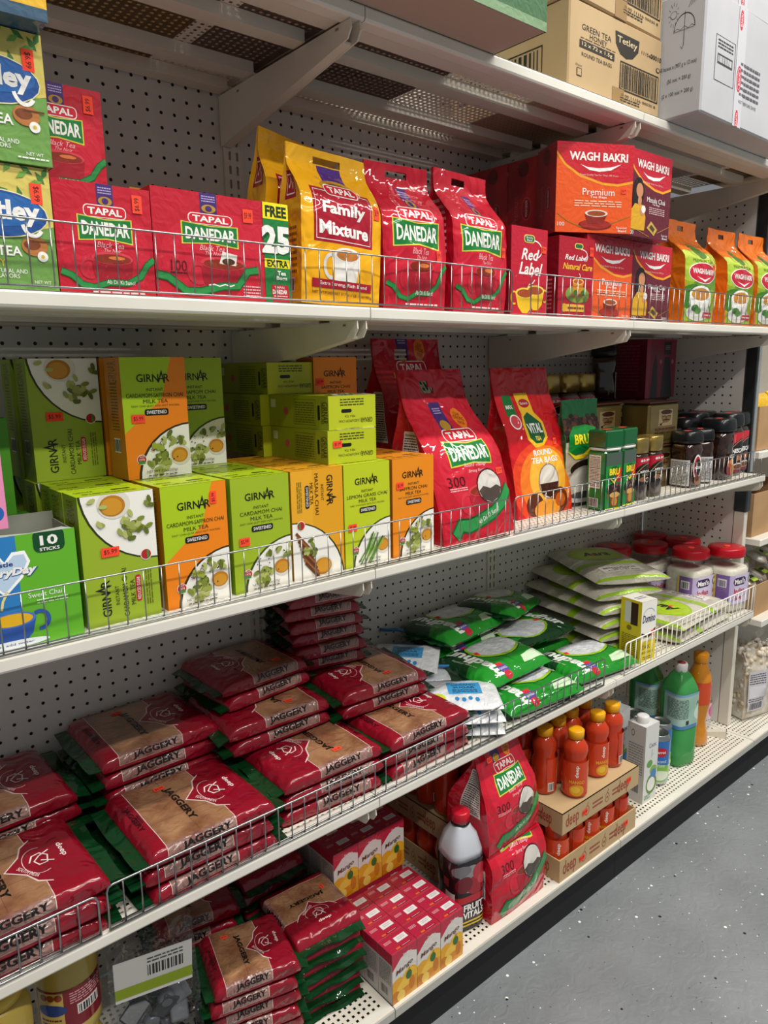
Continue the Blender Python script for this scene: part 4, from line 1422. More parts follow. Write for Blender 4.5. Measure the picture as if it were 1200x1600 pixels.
def art_fruit():
    d = D(1.1).r(0, 0, 100, 100, '1a1416', 1).r(0, 40, 100, 10, 'b5202c', 2)
    for x, y, rx, ry, c in ((52, 74, 20, 20, '8a8a8c'), (60, 64, 16, 14, '9a1c2a'), (40, 68, 14, 12, '6a1420'), (66, 82, 12, 12, 'b0323c'), (36, 88, 16, 8, '6f6f72'), (72, 70, 10, 8, 'c2444c')):
        d.e(x, y, rx, ry, c, 2.5)
    d.t('FRUIT', 56, 33, 10, WHT, 3, 34, b=.04).t('VITALS', 56, 22, 10, WHT, 3, 36, b=.04)
    d.r(36, 11, 46, 2.4, 'd9b62a', 3).r(36, 6, 46, 2.4, 'd9b62a', 3).r(8, 30, 18, 26, 'd9d5d0', 3).r(4, 62, 12, 12, '8a2a2a', 3)
    return d

def art_coco():
    d = D(.42).r(0, 0, 100, 100, 'd9dad6', 1).e(60, 22, 40, 13, '5d8a3a', 2).e(58, 22, 30, 9, 'ece9df', 3).e(70, 40, 26, 6, '86b04e', 2, 12).e(40, 50, 22, 5, '6aa04a', 2, 12)
    d.e(72, 34, 22, 7, '4f86b8', 2)
    d.t('Cococ', 56, 74, 6, '3a5a8a', 3, 52).t('COCO', 34, 7, 6, '3f8a4a', 3, 46, b=.02)
    return d.ln([(56, 68), (50, 58), (64, 62)], 2, '8aa0b0', 3)

def art_coco_side():
    return D(.5).r(0, 0, 100, 100, 'c9c8c6', 1).lines(10, 36, 80, 40, 12, '8a8a88', 2).c(30, 88, 9, '55565a', 2).c(30, 88, 6.5, 'c9c8c6', 3).bars(14, 12, 60, 13, '3a3a3a', 2)

def art_can():
    d = D(1.5).r(0, 0, 100, 100, '2a6fb4', 1).r(0, 0, 100, 40, 'a9c4dc', 1.4).e(50, 22, 34, 22, '7fb84a', 2).e(50, 16, 26, 12, 'dfe9d0', 3)
    d.e(50, 74, 17, 11, 'c01c2c', 3).t('Parrot', 50, 74, 7, WHT, 4, 24, b=.02)
    return d.t('Coconut', 50, 52, 9, 'e4eef6', 3, 30).t('Water', 50, 41, 8, 'e4eef6', 3, 24)

def art_aloe():
    d = D(1.5).r(0, 0, 100, 100, 'aloelabel', 1).r(0, 0, 100, 10, '4f86b4', 2).r(0, 94, 100, 6, '7fa4cc', 2)
    d.lines(6, 30, 36, 56, 16, '3a4a44', 2).r(38, 12, 6, 12, '2a2f2c', 3).e(70, 40, 16, 24, 'cfe2d4', 2).e(86, 86, 5, 5, 'c8303a', 3)
    return d.t('ALOE', 70, 70, 12, '2a7a4a', 3, 24, b=.02)

def art_kraft(txt=True):
    d = D(1.25)
    k = '2a241c'
    d.t('GREEN TEA', 27, 73, 6.5, k, 2, 30).t('HONEY', 29, 65.5, 5.5, k, 2, 18).lines(11, 60, 36, 2, 1, '5a4a34', 2)
    d.r(10, 50, 36, 8.5, k, 2).t('12 x 72 x 1.5g', 28, 54.2, 5.5, 'd9c49c', 3, 31, b=.01).t('ROUND TEA BAGS', 28, 43.5, 4.4, k, 2, 31)
    d.p([(46, 86), (73, 86), (72, 72), (66, 62), (59, 59), (52, 62), (47, 72)], k, 2).t('Tetley', 59.5, 77, 10, 'd9c49c', 3, 22, b=.01)
    d.t('11156-', 82, 75, 4.2, k, 2, 12).t('00010', 93, 75.5, 6, k, 2, 13, b=.02)
    d.ln([(53, 22), (97, 22), (97, 54), (53, 54), (53, 22)], 1.4, k, 2).bars(54.5, 24, 41, 28, k, 3, 34).t('0 00 11156 00030 8', 75, 16, 3.4, k, 2, 40)
    d.r(8, 18, 5, 9, k, 2).r(8.6, 19, 3.8, 7, 'board', 3).t('Date', 10, 30, 2.2, k, 2, 6).lines(54, 8, 22, 6, 2, k, 2)
    d.c(96, 62, 2.4, k, 2).c(96, 62, 1.6, 'board', 3)
    d.r(45, 0, 13, 22, '9a7a4c', 1.2)
    return d

def art_kraft_side():
    k = '2a241c'
    return D(1.0).t('00030', 70, 80, 6.5, k, 2, 22, b=.02).ln([(8, 25), (80, 25), (80, 58), (8, 58), (8, 25)], 1.8, k, 2).bars(10, 28, 68, 27, k, 3, 30)

def art_white_side():
    k = '1c1c20'
    d = D(.40)
    d.c(28, 84, 8, k, 2).c(28, 84, 7, 'whitecarton', 3)
    for q in range(12):
        a = math.radians(30 * q)
        d.ln([(28 + 9 * math.cos(a), 84 + 7 * math.sin(a)), (28 + 13 * math.cos(a), 84 + 10 * math.sin(a))], .8, k, 2)
    d.e(55, 70, 25, 13, k, 2, a0=0, a1=180).e(55, 70, 23.6, 12, 'whitecarton', 3, a0=0, a1=180)
    d.ln([(30, 70), (38, 72), (46, 70), (55, 72.5), (64, 70), (72, 72), (80, 70)], 1, k, 4).ln([(55, 84), (55, 58), (52, 55), (48, 57)], 1.2, k, 4)
    for q in range(4): d.ln([(62 + 6 * q, 86 + q), (76 + 6 * q, 97 + q)], .9, k, 2)
    d.t('40 boxes x (907 g x 12 nos)', 44, 42, 4.4, k, 2, 88).t('(50 nos = 200 g)', 48, 31, 4.2, k, 2, 56).t('(2 x 100 nos = 200 g)', 46, 20, 4.2, k, 2, 74)
    return d

def art_white_front():
    k = '2a2a30'
    d = D(1.5)
    d.ln([(10, 30), (28, 30), (28, 66), (10, 66), (10, 30)], .4, k, 2).lines(12, 56, 14, 8, 3, k, 2).r(12, 44, 14, 8, '33333a', 2).bars(12.4, 45.5, 13.2, 5, 'd0d0d4', 3, 20)
    for x, y in ((32, 88), (70, 88), (33, 6), (70, 40), (33, 40)):
        d.e(x, y, 2.4, 11, 'c4183a', 2).e(x, y, 1.9, 9, 'd6d6da', 3).e(x, y, 1.6, 8.4, 'c4183a', 4).t('BAKRI', x, y, 2.2, WHT, 5, 7, rot=90)
    d.lines(34, 26, 20, 30, 6, '55555c', 2).t('BEST BEFORE DATE', 43, 22, 2.6, k, 2, 18)
    d.r(29.5, 0, 8, 100, 'c3c3c9', 1)
    return d
# ------------------------------------------------------------------ soft packs
from mathutils import noise as _n

def nz(x, y, z, s=1.0):
    return _n.noise(Vector((x, y, z)) * s)

def stretch(n, e=1.0):
    """0..1 in n steps, closer together at both ends when e > 1"""
    out = []
    for k in range(n + 1):
        t = k / n
        q = 0.5 - 0.5 * math.cos(math.pi * t)
        out.append(t * (2 - e) + q * (e - 1) if e <= 2 else q)
    return out

def pouch(w, d, h, base, fin='film', t0=0.55, t1=0.90, fold=0.15, amp=0.07, seed=0, sealy=0.5, hole=None, nu=12, nv=22, topw=1.0):
    """a standing gusseted bag; returns the mesh and its front and left faces as printable sheets"""
    us = [w * k / nu for k in range(nu + 1)]
    vs = [h * k / nv for k in range(nv + 1)]
    ns = 5
    F, L, R, B = [[[None] * (nv + 1) for _ in range(n + 1)] for n in (nu, ns, ns, nu)]
    for j, z in enumerate(vs):
        t = z / h
        q = min(1, max(0, (t - t0) / (t1 - t0)))
        q = q * q * (3 - 2 * q)
        b = d / 2 * (0.94 + 0.06 * math.sin(min(t / t0, 1) * math.pi)) * (1 - q) + 0.05 * q
        cy = d / 2 + (sealy - 0.5) * d * q
        a = w / 2 * (0.985 + 0.015 * math.sin(t * math.pi)) * (1 + (topw - 1) * q)
        bulge = 0.10 * d * (1 - q) * math.sin(math.pi * min(1, t * 1.05 + 0.06))
        for i in range(nu + 1):
            x = -a + 2 * a * i / nu
            k = 1 - (x / a) ** 2
            wv = amp * (0.4 + 1.4 * t) * (nz(x, z, 3.1 + seed, 0.55) + 0.5 * nz(x, z, 9 + seed, 1.3))
            F[i][j] = Vector((w / 2 + x, cy - b - bulge * k + wv, z))
            B[i][j] = Vector((w / 2 - x, cy + b + bulge * k + (wv if q > .7 else 0), z))
        g = fold * d * (q * (1 - q) * 3 + 0.15 * (1 - q))
        for i in range(ns + 1):
            s = i / ns
            y = cy + b - 2 * b * s
            ins = g * (1 - (2 * s - 1) ** 2)
            L[i][j] = Vector((w / 2 - a + ins, y, z))
            R[i][j] = Vector((w / 2 + a - ins, cy - b + 2 * b * s, z))
        L[ns][j], L[0][j], R[0][j], R[ns][j] = F[0][j], B[nu][j], F[nu][j], B[0][j]
    skip = skb = None
    if hole:
        hu, hv, ru, rv = hole
        def inn(i, j):
            return ((us[i] + us[i + 1]) / 2 - hu) ** 2 / ru ** 2 + ((vs[j] + vs[j + 1]) / 2 - hv) ** 2 / rv ** 2 < 1
        skip = inn
        skb = lambda i, j: inn(nu - 1 - i, j)
    mb = MB()
    for G, sk in ((F, skip), (L, None), (R, None), (B, skb)):
        mb.grid(G, base if ':' in base or base in SPECIAL else fin + ':' + base, sk)
    bot = [F[i][0] for i in range(nu + 1)] + [R[i][0] for i in range(1, ns + 1)] + [B[i][0] for i in range(1, nu + 1)] + [L[i][0] for i in range(1, ns)]
    mb.add([tuple(p) for p in bot], [tuple(range(len(bot)))[::-1]], base if ':' in base or base in SPECIAL else fin + ':' + base)
    lu = [d * k / ns for k in range(ns + 1)]
    return mb, Curved(F, us, vs, skip), Curved(L, lu, vs)

def flatbag(w, d, T, base, fin='film', end=1.1, emin=0.3, amp=0.05, seed=0, side=True, nu=14):
    """a bag lying flat; returns the mesh and its near side + top + far side as one printable sheet"""
    us = [w * q for q in stretch(nu, 1.8)]
    if side:
        prof = [(0.06, 0.02), (-0.02, T * .35), (0.0, T * .7), (0.1, T * .92), (0.32, T), (d * .2, T * 1.03), (d * .4, T * 1.05), (d * .6, T * 1.05), (d * .8, T * 1.03),
                (d - .32, T), (d - .1, T * .92), (d, T * .7), (d + .02, T * .35), (d - .06, 0.02)]
    else:
        prof = []
        for q in stretch(12, 1.7):
            f = max(0.0, 1 - abs(2 * q - 1) ** 3.0) ** 0.55
            prof.append((d * q, T * (0.42 + 0.58 * f)))
    vs = [0.0]
    for a, b in zip(prof, prof[1:]):
        vs.append(vs[-1] + math.hypot(b[0] - a[0], b[1] - a[1]))
    G, Bt = [], []
    for u in us:
        e = min(1, min(u, w - u) / end)
        e = emin + (1 - emin) * math.sqrt(max(0, 1 - (1 - e) ** 2))
        row, rb = [], []
        for (y, z), v in zip(prof, vs):
            m = min(1, z / (T * .9))
            wv = amp * (nz(u, v, seed, 0.5) * 1.2 + nz(u, v, seed + 5, 1.4) * .7) * m
            if side:
                zz = 0.02 + (z - 0.02) * e
                yy = y + (d / 2 - y) * (1 - e) * 0.06 + (wv if z < T * .95 else 0)
                row.append(Vector((u, yy, zz + (wv if z >= T * .9 else 0))))
                rb.append(Vector((u, yy, 0.0)))
            else:
                c = T * .42
                zt = c + (z - c) * e
                row.append(Vector((u, y + wv * .3, zt + wv)))
                rb.append(Vector((u, y + wv * .3, max(0.0, c - (z - c) * e * .75))))
        G.append(row); Bt.append(rb)
    key = base if ':' in base or base in SPECIAL else fin + ':' + base
    mb = MB().grid(G, key).grid(Bt, key, flip=True)
    for R_, fl in ((0, False), (-1, True)):
        n = len(prof)
        v = [tuple(p) for p in G[R_]] + [tuple(p) for p in Bt[R_]]
        mb.add(v, [((k, k + 1, n + k + 1, n + k) if fl else (k + 1, k, n + k, n + k + 1)) for k in range(n - 1)], key, True)
    return mb, Curved(G, us, vs)

def end_flap(x0, x1, d, zc, key, seed=0, wav=0.12, thick=0.05):
    """crimped fin at the end of a bag"""
    n = 10
    G = []
    for i in range(4):
        x = x0 + (x1 - x0) * i / 3
        G.append([Vector((x, 0.12 + (d - .24) * k / n, zc + wav * (i / 3) * nz(x * .4, k * .45, seed) * 3 - 0.04 * i)) for k in range(n + 1)])
    mb = MB().grid(G, key)
    mb.grid([[p + Vector((0, 0, -thick)) for p in r] for r in G], key, flip=True)
    return mb

# ------------------------------------------------------------------ second shelf: tea boxes and bags
def place(mb, name, x, y, z, rz, label, cat, group=None, **k):
    return obj(mb, name, x, y, z, rz, label, cat, group, **k)

def stick(o, w, d, h, u, v, txt='$5.99', face='f', rot=0, sw=.95, sh=.5):
    return sticker(o, box_faces(w, d, h)[face], u, v, txt, sw, sh, rot)

BX = 'tea_box'
# the two green boxes at the near end
tm = carton(5.2, 3.4, 5.5, '7aa552', 'wrap', f=art_tetley(), r=D(.6).r(0, 0, 100, 100, '6f9e4d', 1))
o = place(tm, BX, -20.85, -15.4, Z1, 0, 'green tea carton with a blue oval, lower of the two at the near end', 'tea box', 'green cartons with a blue oval')
stick(o, 5.2, 3.4, 5.5, 4.55, 4.35, '$6.99', rot=3, sw=.9)
o2 = dup(o, -20.7, -15.55, Z1 + 5.55, -1, 'green tea carton with a blue oval, stacked upon its twin at the near end')
yb = carton(5.2, 3.6, 4.2, '3a5a74', 'wrap', f=D(1.2).r(0, 0, 100, 100, 'e7b52c', 1).r(0, 0, 100, 12, '35566e', 2).e(60, 40, 30, 22, 'e9e3d0', 2))
place(yb, BX, -20.75, -16.9, Z1 + 11.1, -1, 'yellow and slate blue box on top of the two green tea cartons', 'box')

t1 = carton(4.75, 3.0, 5.2, 'b01128', 'wrap', f=art_danedar(), l=side_red())
o = place(t1, BX, -15.6, -15.4, Z1, 0, 'square red tea box with a green banner, standing beside the green cartons', 'tea box', 'square red tea boxes')
stick(o, 4.75, 3, 5.2, 4.05, 4.45, '$6.99', rot=1, sw=.85)
dup(o, -15.7, -12.2, Z1, 0, 'square red tea box hidden behind the front one, carrying a third')
dup(o, -16.45, -12.2, Z1 + 5.22, 0, 'square red tea box raised behind the front one against the pegboard')
t2 = carton(8.2, 3.0, 5.5, 'b01128', 'wrap', f=art_danedar(True, 1.5), l=side_red(), t=D(2).r(0, 0, 100, 100, 'b01128', 1))
o = place(t2, BX, -10.8, -15.4, Z1, 0, 'wide red tea box with a yellow and green bonus panel', 'tea box')
stick(o, 8.2, 3, 5.5, 5.55, 4.6, '$9.99', rot=0, sw=.62, sh=.7)

# yellow pouches
def yellow_pouch(hh, seed, prints=True):
    mb, f, l = pouch(6.2, 2.4, hh, 'eeb01a', 'film', t0=.62, t1=.93, seed=seed, hole=(3.1, hh * .945, .9, .28), sealy=.75, amp=.09)
    if prints:
        ink(mb, f, art_family(), 'film', 0.1, 0, 6.0, hh * .9)
        sd = D(.5).p([(20, 72), (80, 72), (80, 92), (20, 92)], 'a5122a', 1).ln([(28, 75), (72, 75), (72, 89), (28, 89), (28, 75)], 2, WHT, 2).ln([(36, 80), (50, 87), (62, 79)], 4, WHT, 2)
        sd.lines(20, 20, 60, 34, 8, '8a5a10', 1).r(36, 8, 32, 10, 'e9e6e0', 1).bars(38, 9, 28, 8, '222222', 2, 9)
        ink(mb, l, sd, 'film', 0.1, 0, 2.2, hh * .9)
    return mb, f
mb, f = yellow_pouch(9.4, 1)
o = place(mb, 'tea_pouch', -1.7, -15.2, Z1 + .2, 1, 'yellow tea pouch with a dark red panel and a white cup', 'pouch', 'yellow tea pouches', ry=2.5)
sticker(o, f, 5.75, 5.9, '$8.99', .5, .8)
mb, f = yellow_pouch(10.8, 4)
place(mb, 'tea_pouch', -2.6, -11.6, Z1 + .7, 0, 'tall yellow pouch with a peaked handle behind the one with the cup', 'pouch', 'yellow tea pouches', ry=9)
mb, f = yellow_pouch(7.4, 7)
place(mb, 'tea_pouch', -8.2, -8.2, Z1, 0, 'yellow pouch mostly hidden behind the wide red tea box', 'pouch', 'yellow tea pouches')

# red pouches
def red_pouch(w, hh, seed, hole):
    mb, f, l = pouch(w, 3.4, hh, 'c0122a', 'film', t0=.6, t1=.9, seed=seed, amp=.13, hole=hole, sealy=.6)
    d = D(w / hh).sub(art_danedar(False, .62, 60), 0, 2, 100, 88)
    ink(mb, f, d, 'film', .1, 0, w - .2, hh * .93)
    ink(mb, l, D(.4).lines(20, 40, 60, 40, 9, 'e6b5ba', 1).r(30, 12, 40, 10, 'e9e6e0', 1).bars(32, 13, 36, 8, '222222', 2, 9), 'film')
    return mb, f
mb, f = red_pouch(5.4, 9.6, 2, (2.7, 8.9, .7, .22))
o = place(mb, 'tea_pouch', 4.75, -15.2, Z1, -3, 'glossy red tea pouch with a green banner, next to the yellow pouch', 'pouch', 'glossy red tea pouches')
sticker(o, f, 4.6, 3.6, '$9.99', .45, .7)
mb, f = red_pouch(5.9, 9.9, 5, (2.9, 9.2, .7, .22))
o = place(mb, 'tea_pouch', 10.8, -15.6, Z1, 3, 'glossy red tea pouch with a green banner, next to the red boxes with yellow cups', 'pouch', 'glossy red tea pouches')
sticker(o, f, 5.4, 4.4, '$9.99', .4, .7)

# red and orange boxes
rl = carton(4.3, 3.2, 6.5, '8f0f22', 'wrap', f=art_redlabel(), l=D(.5).r(0, 0, 100, 100, '930f22', 1).lines(20, 10, 60, 40, 8, 'c86a70', 2), t=D(1).r(0, 0, 100, 100, '8f0f22', 1))
o = place(rl, BX, 17.1, -15.4, Z1, 0, 'red tea box with two yellow cups and white script lettering', 'tea box')
stick(o, 4.3, 3.2, 6.5, 3.8, 5.0, '$7.99', sw=.6, rot=0)
na = carton(4.4, 3.0, 6.3, '8c0e20', 'wrap', f=art_natural(), l=D(.5).r(0, 0, 100, 100, '8c0e20', 1).lines(20, 10, 60, 40, 8, 'c86a70', 2), t=D(1).r(0, 0, 100, 100, '7e0c1c', 1))
o = place(na, BX, 22.75, -15.5, Z1, -3, 'dark red tea box with a glass of tea among herbs', 'tea box')
stick(o, 4.4, 3.0, 6.3, 4.05, 5.3, '$7.99', sw=.5, sh=.7)
pm = carton(6.9, 3.4, 6.85, '8c1020', 'wrap', f=art_premium(), l=art_wbside(), t=D(2).r(0, 0, 100, 100, 'b3182a', 1))
o = place(pm, BX, 26.75, -15.3, Z1, 0, 'orange and red tea box with a red cup, standing on the shelf behind the fence', 'tea box', 'orange and red tea boxes')
ms = carton(6.6, 3.4, 6.85, '57131f', 'wrap', f=art_masala(), l=art_wbside(), t=D(2).r(0, 0, 100, 100, '8c1828', 1))
om = place(ms, BX, 33.7, -15.3, Z1, 0, 'maroon tea box with a woman in yellow, lower of the two', 'tea box', 'maroon tea boxes')
PX, PY, MX, MY = 24.0, -14.1, 30.3, -16.75
for k in range(4):
    lb = ('orange and red tea box with a red cup, upper front one facing out' if k == 0 else
          'orange and red tea box in the upper row, %s behind the front one' % ('first', 'second', 'third')[k - 1])
    q = dup(o, 26.1, -14.2 + 3.5 * k, Z1 + 6.87, -26 if k == 0 else 0, lb)
    if k == 0:
        stick(q, 6.9, 3.4, 6.65, 6.1, 3.3, '$6.99', sw=.5, sh=.4)
        q.location = world(PX, PY, Z1 + 6.87)
q = dup(om, MX, MY, Z1 + 6.87, 0, 'maroon tea box with a woman in yellow, stacked upon its twin')
for k in range(3):
    dup(o, 20.1 + .2 * k, -11.8 + 3.6 * k, Z1, 0, 'orange and red tea box in the lower row, %s behind the red boxes' % ('first', 'second', 'third')[k])
q2 = dup(om, 34.5, -11.6, Z1, 0, 'maroon tea box hidden behind the lower one')
q2 = dup(o, 27.4, -11.6, Z1, 0, 'orange and red tea box hidden behind the lower one on the shelf')

# green and orange pouches at the far end
def wb_pouch(seed):
    mb, f, l = pouch(6.2, 3.6, 10.2, 'e8741a', 'film', t0=.6, t1=.88, seed=seed, amp=.12, hole=(3.1, 9.35, .8, .3), sealy=.7)
    ink(mb, f, art_wbpouch(), 'film', .15, 0, 5.9, 8.6)
    return mb, f
mb, f = wb_pouch(1)
o = place(mb, 'tea_pouch', 43.0, -15.3, Z1, 0, 'green and orange tea pouch standing next to the maroon box', 'pouch', 'green and orange tea pouches')
sticker(o, f, 5.3, 5.6, '$9.99', .7, .5)
dup(o, 41.6, -11.2, Z1, 0, 'green and orange tea pouch standing behind the maroon box', skip=())
mb, f = wb_pouch(6)
o = place(mb, 'tea_pouch', 51.7, -15.3, Z1, 0, 'green and orange tea pouch, third from the maroon box', 'pouch', 'green and orange tea pouches')
dup(o, 50.0, -8.9, Z1, 0, 'green and orange tea pouch showing only its orange handle behind the others')
dup(o, 57.95, -15.7, Z1, 0, 'green and orange tea pouch farthest from the maroon box')

# ------------------------------------------------------------------ third shelf: green and orange tea boxes
GW, GD, GH = 4.0, 2.2, 7.0
def gbox(front, c, side=None, topc=None):
    return carton(GW, GD, GH, c, 'card', f=front, l=girnar_side(side or c), t=girnar_top(topc or c))
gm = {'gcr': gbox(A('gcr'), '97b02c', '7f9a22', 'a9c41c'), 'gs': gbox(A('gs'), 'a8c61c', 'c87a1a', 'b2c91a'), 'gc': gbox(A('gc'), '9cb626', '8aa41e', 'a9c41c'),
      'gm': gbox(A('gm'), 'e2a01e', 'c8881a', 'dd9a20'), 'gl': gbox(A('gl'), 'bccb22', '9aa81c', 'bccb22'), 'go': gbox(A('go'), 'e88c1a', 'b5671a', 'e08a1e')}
nm = {'gcr': 'green tea box with print turned sideways', 'gs': 'half green half orange tea box', 'gc': 'plain green tea box with upright print', 'gm': 'amber tea box with cinnamon picture',
      'gl': 'yellow-green tea box with grass stalks', 'go': 'orange tea box with saffron'}
first = {}
ORD = ['', 'second', 'third', 'fourth', 'fifth', 'sixth']
def gput(k, x, y, z, rz, label, stk=None):
    g = nm[k] + 'es'
    if k not in first:
        first[k] = obj(gm[k], BX, x, y, z, rz, label, 'tea box', g)
        o = first[k]
    else:
        o = first[k].copy(); COL.objects.link(o)
        o.location = world(x, y, z); o.rotation_euler = (0, 0, math.radians(rz)); o['label'] = label; o['group'] = g
    if stk:
        stick(o, GW, GD, GH, *stk)
    return o
rows = [('gcr', -15.75, 6, 0, (1.45, 3.95, '$5.99')), ('gs', -11.35, 4, 1, (3.15, 6.1, '$5.99', 'f', 1, .7, .4)), ('gc', -7.1, 4, 0, (.75, 3.15, '$5.99', 'f', 0, .7)),
        ('gm', -2.95, 4, 0, None), ('gl', 1.15, 4, 1, (.65, 2.75, '$5.99', 'f', 0, .7)), ('go', 5.35, 3, 1, (.7, 5.1, '$5.99', 'f', 0, .7))]
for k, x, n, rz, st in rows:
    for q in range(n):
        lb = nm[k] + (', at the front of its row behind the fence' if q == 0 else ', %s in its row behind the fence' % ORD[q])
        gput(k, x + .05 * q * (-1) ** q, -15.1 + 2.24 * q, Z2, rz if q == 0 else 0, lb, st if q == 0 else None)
ZU = Z2 + GH + .03
gput('gcr', -15.7, -8.2, ZU, 1, nm['gcr'] + ', standing on top of the lower row', (1.3, 3.7, '$5.99'))
gput('gcr', -15.9, -5.9, ZU, 0, nm['gcr'] + ', behind the one standing on the lower row')
gput('gs', -11.55, -11.3, ZU, 2, nm['gs'] + ', standing on top of the lower row', (.85, 3.5, '$5.99', 'f', 0, .8))
gput('go', -11.6, -8.3, ZU, 0, nm['go'] + ', squeezed behind the half green half orange one')
gput('gc', -7.5, -8.1, ZU, 0, nm['gc'] + ', standing on top beside the half orange one')
gput('gc', -7.3, -5.6, ZU, 0, nm['gc'] + ', behind the upper plain green one')
gput('go', 4.05, -7.9, ZU, 0, nm['go'] + ', standing up behind the boxes lying flat', (.55, 5.2, '$5.99', 'f', 0, .7))
LX, LY = .0, -7.15
# boxes lying flat: the long side faces left, the end faces out
fl = MB().box(0, 0, 0, 4.0, 7.0, 2.2, 'card:a9b61e', .05)
FF = {'f': Flat((0, 0, 0), (1, 0, 0), (0, 0, 1), 4.0, 2.2), 'l': Flat((0, 7, 0), (0, -1, 0), (0, 0, 1), 7.0, 2.2), 't': Flat((0, 0, 2.2), (1, 0, 0), (0, 1, 0), 4.0, 7.0)}
ink(fl, FF['f'], girnar_end()); ink(fl, FF['l'], girnar_long()); ink(fl, FF['t'], girnar('lemon', 'b3bf22', txt=('LEMON GRASS CHAI',)))
fo = obj(fl, BX, .55, -14.3, ZU, -1, 'tea box lying flat, lower of the two at the front with a price sticker', 'tea box', 'tea boxes lying flat')
fo2 = fo.copy(); COL.objects.link(fo2)
fo2.location = world(.75, -14.2, ZU + 2.23); fo2.rotation_euler = (0, 0, math.radians(1)); fo2['label'] = 'tea box lying flat, upper of the two at the front'
sticker(fo, FF['f'], .75, 1.3, '$5.99', .7, .45)
for k, (x, y, q, wd) in enumerate(((LX, LY, 0, 'lowest'), (LX - .1, LY, 1, 'middle'), (LX + .2, LY - .6, 2, 'topmost'))):
    e = fo.copy(); COL.objects.link(e)
    e.location = world(x, y, ZU + 2.23 * q); e.rotation_euler = (0, 0, 0); e['label'] = 'tea box lying flat, %s of the shaded stack under the bracket' % wd

# milk tea carton with a torn open top, and its neighbours
ev = MB()
w, d, h, tk = 5.2, 4.0, 5.6, .06
for a in ((0, 0, 0, w, tk, h), (0, d - tk, 0, w, d, h + .3), (0, tk, 0, tk, d - tk, h), (w - tk, tk, 0, w, d - tk, h - .1), (tk, tk, 0, w - tk, d - tk, tk)):
    ev.box(*a, 'paper:8f9284')
F4 = box_faces(w, d, h)
ink(ev, F4['f'], art_everyday()); ink(ev, F4['r'], D(.7).r(0, 0, 100, 98, '57a428', 1)); ink(ev, F4['l'], D(.7).r(0, 0, 100, 100, '57a428', 1))
eo = thing('drink_mix_carton', -21.3, -15.3, Z2, -2, 'bright green carton with a torn open top, a heart and a blue cup', 'carton')
part(ev, 'carton_body', eo)
st = MB()
for k in range(5): st.box(.5 + .8 * k, .6, .1, 1.1 + .8 * k, 1.0, 4.7, 'foil:d9dbdc', .08)
part(st, 'sachets', eo)
part(MB().add([(.1, .03, h), (1.5, .03, h + .12), (3.2, .03, h + .02), (4.6, .03, h + .14), (5.15, .03, h), (5.15, .03, h - .25), (.1, .03, h - .25)], [(0, 1, 2, 3, 4, 5, 6)], 'paper:c9ccc2'), 'torn_edge', eo)
gg = carton(4.6, 3.4, 5.4, '3f7a22', 'card', t=D(1.4).r(0, 0, 100, 100, '4a8a28', 1).lines(20, 30, 60, 10, 1, '2a5a18', 2), f=D(.9).r(0, 0, 100, 100, '4f9a26', 1).e(50, 60, 30, 18, '2f7ec2', 2))
g0 = obj(gg, 'drink_mix_carton', -21.0, -11.2, Z2, 0, 'closed green carton just behind the torn open one', 'carton', 'closed green cartons')
for (x, y, z, lb) in ((-21.2, -7.7, Z2, 'closed green carton, second behind the torn open one'), (-21.6, -8.4, Z2 + 5.42, 'closed green carton raised on the others at the near end')):
    e = g0.copy(); COL.objects.link(e); e.location = world(x, y, z); e['label'] = lb
pk = carton(4.0, 1.6, 5.4, 'e58ab4', 'card', f=D(.8).r(0, 0, 100, 100, 'ea8fb8', 1).e(88, 14, 9, 7, '2f62b4', 2).r(0, 80, 100, 20, '8fb0d8', 1.5))
obj(pk, 'drink_mix_carton', -23.0, -15.1, Z2 + 5.95, 0, 'pink carton standing on the torn green carton', 'carton')

def lean(o, k):
    """let a standing bag lean back without lifting its foot"""
    m = Matrix.Identity(4); m[1][2] = k
    o.data.transform(m)
    for c in o.children: c.data.transform(m)

# large red pouches leaning back
def big_pouch(seed, hh, ww, kind):
    mb, f, l = pouch(ww, 4.2, hh, 'b91128', 'film', t0=.45, t1=.86, seed=seed, amp=.14, sealy=.55, hole=(ww * .40, hh * .885, .95, .42), nu=16, nv=28, topw=.88)
    ink(mb, f, pouch_danedar_big(), 'film', .15, 0, ww - .3, hh * (kind or 1))
    ink(mb, l, art_nutrition(), 'film', 1.2, hh * .30, 2.2, hh * .34)
    return mb, f
mb, f = big_pouch(3, 13.0, 8.5, 0)
fr = obj(mb, 'tea_bag_pouch', 10.2, -15.4, Z2, 2, 'big red pouch of tea bags with a round handle hole, leaning at the front', 'pouch', 'big red pouches of tea bags')
sticker(fr, f, 7.6, 4.9, '$15.99', .8, .5)
lean(fr, .27)
mb2, f2 = big_pouch(9, 12.2, 8.9, 1.32)
bp = obj(mb2, 'tea_bag_pouch', 11.9, -8.3, Z2 + 3.4, 0, 'big red pouch of tea bags raised behind the leaning one', 'pouch', 'big red pouches of tea bags')
lean(bp, .14)
mb, f, l = pouch(7.9, 2.6, 13.0, 'c4121e', 'film', t0=.5, t1=.88, seed=12, amp=.08, sealy=.5, nu=16, nv=28)
ink(mb, f, art_vital(), 'film', .1, 0, 7.7, 12.8)
vi = obj(mb, 'tea_bag_pouch', 21.5, -13.0, Z2, 0, 'red pouch of round tea bags with a yellow and green badge', 'pouch')
sticker(vi, f, 6.1, 6.4, '$9.99', .5, .6)
lean(vi, .18)
mb, f, l = pouch(5.2, 1.5, 10.0, '0c5a2c', 'film', t0=.6, t1=.9, seed=8, amp=.08)
ink(mb, f, art_brupouch(), 'film', .1, 0, 5.0, 9.9)
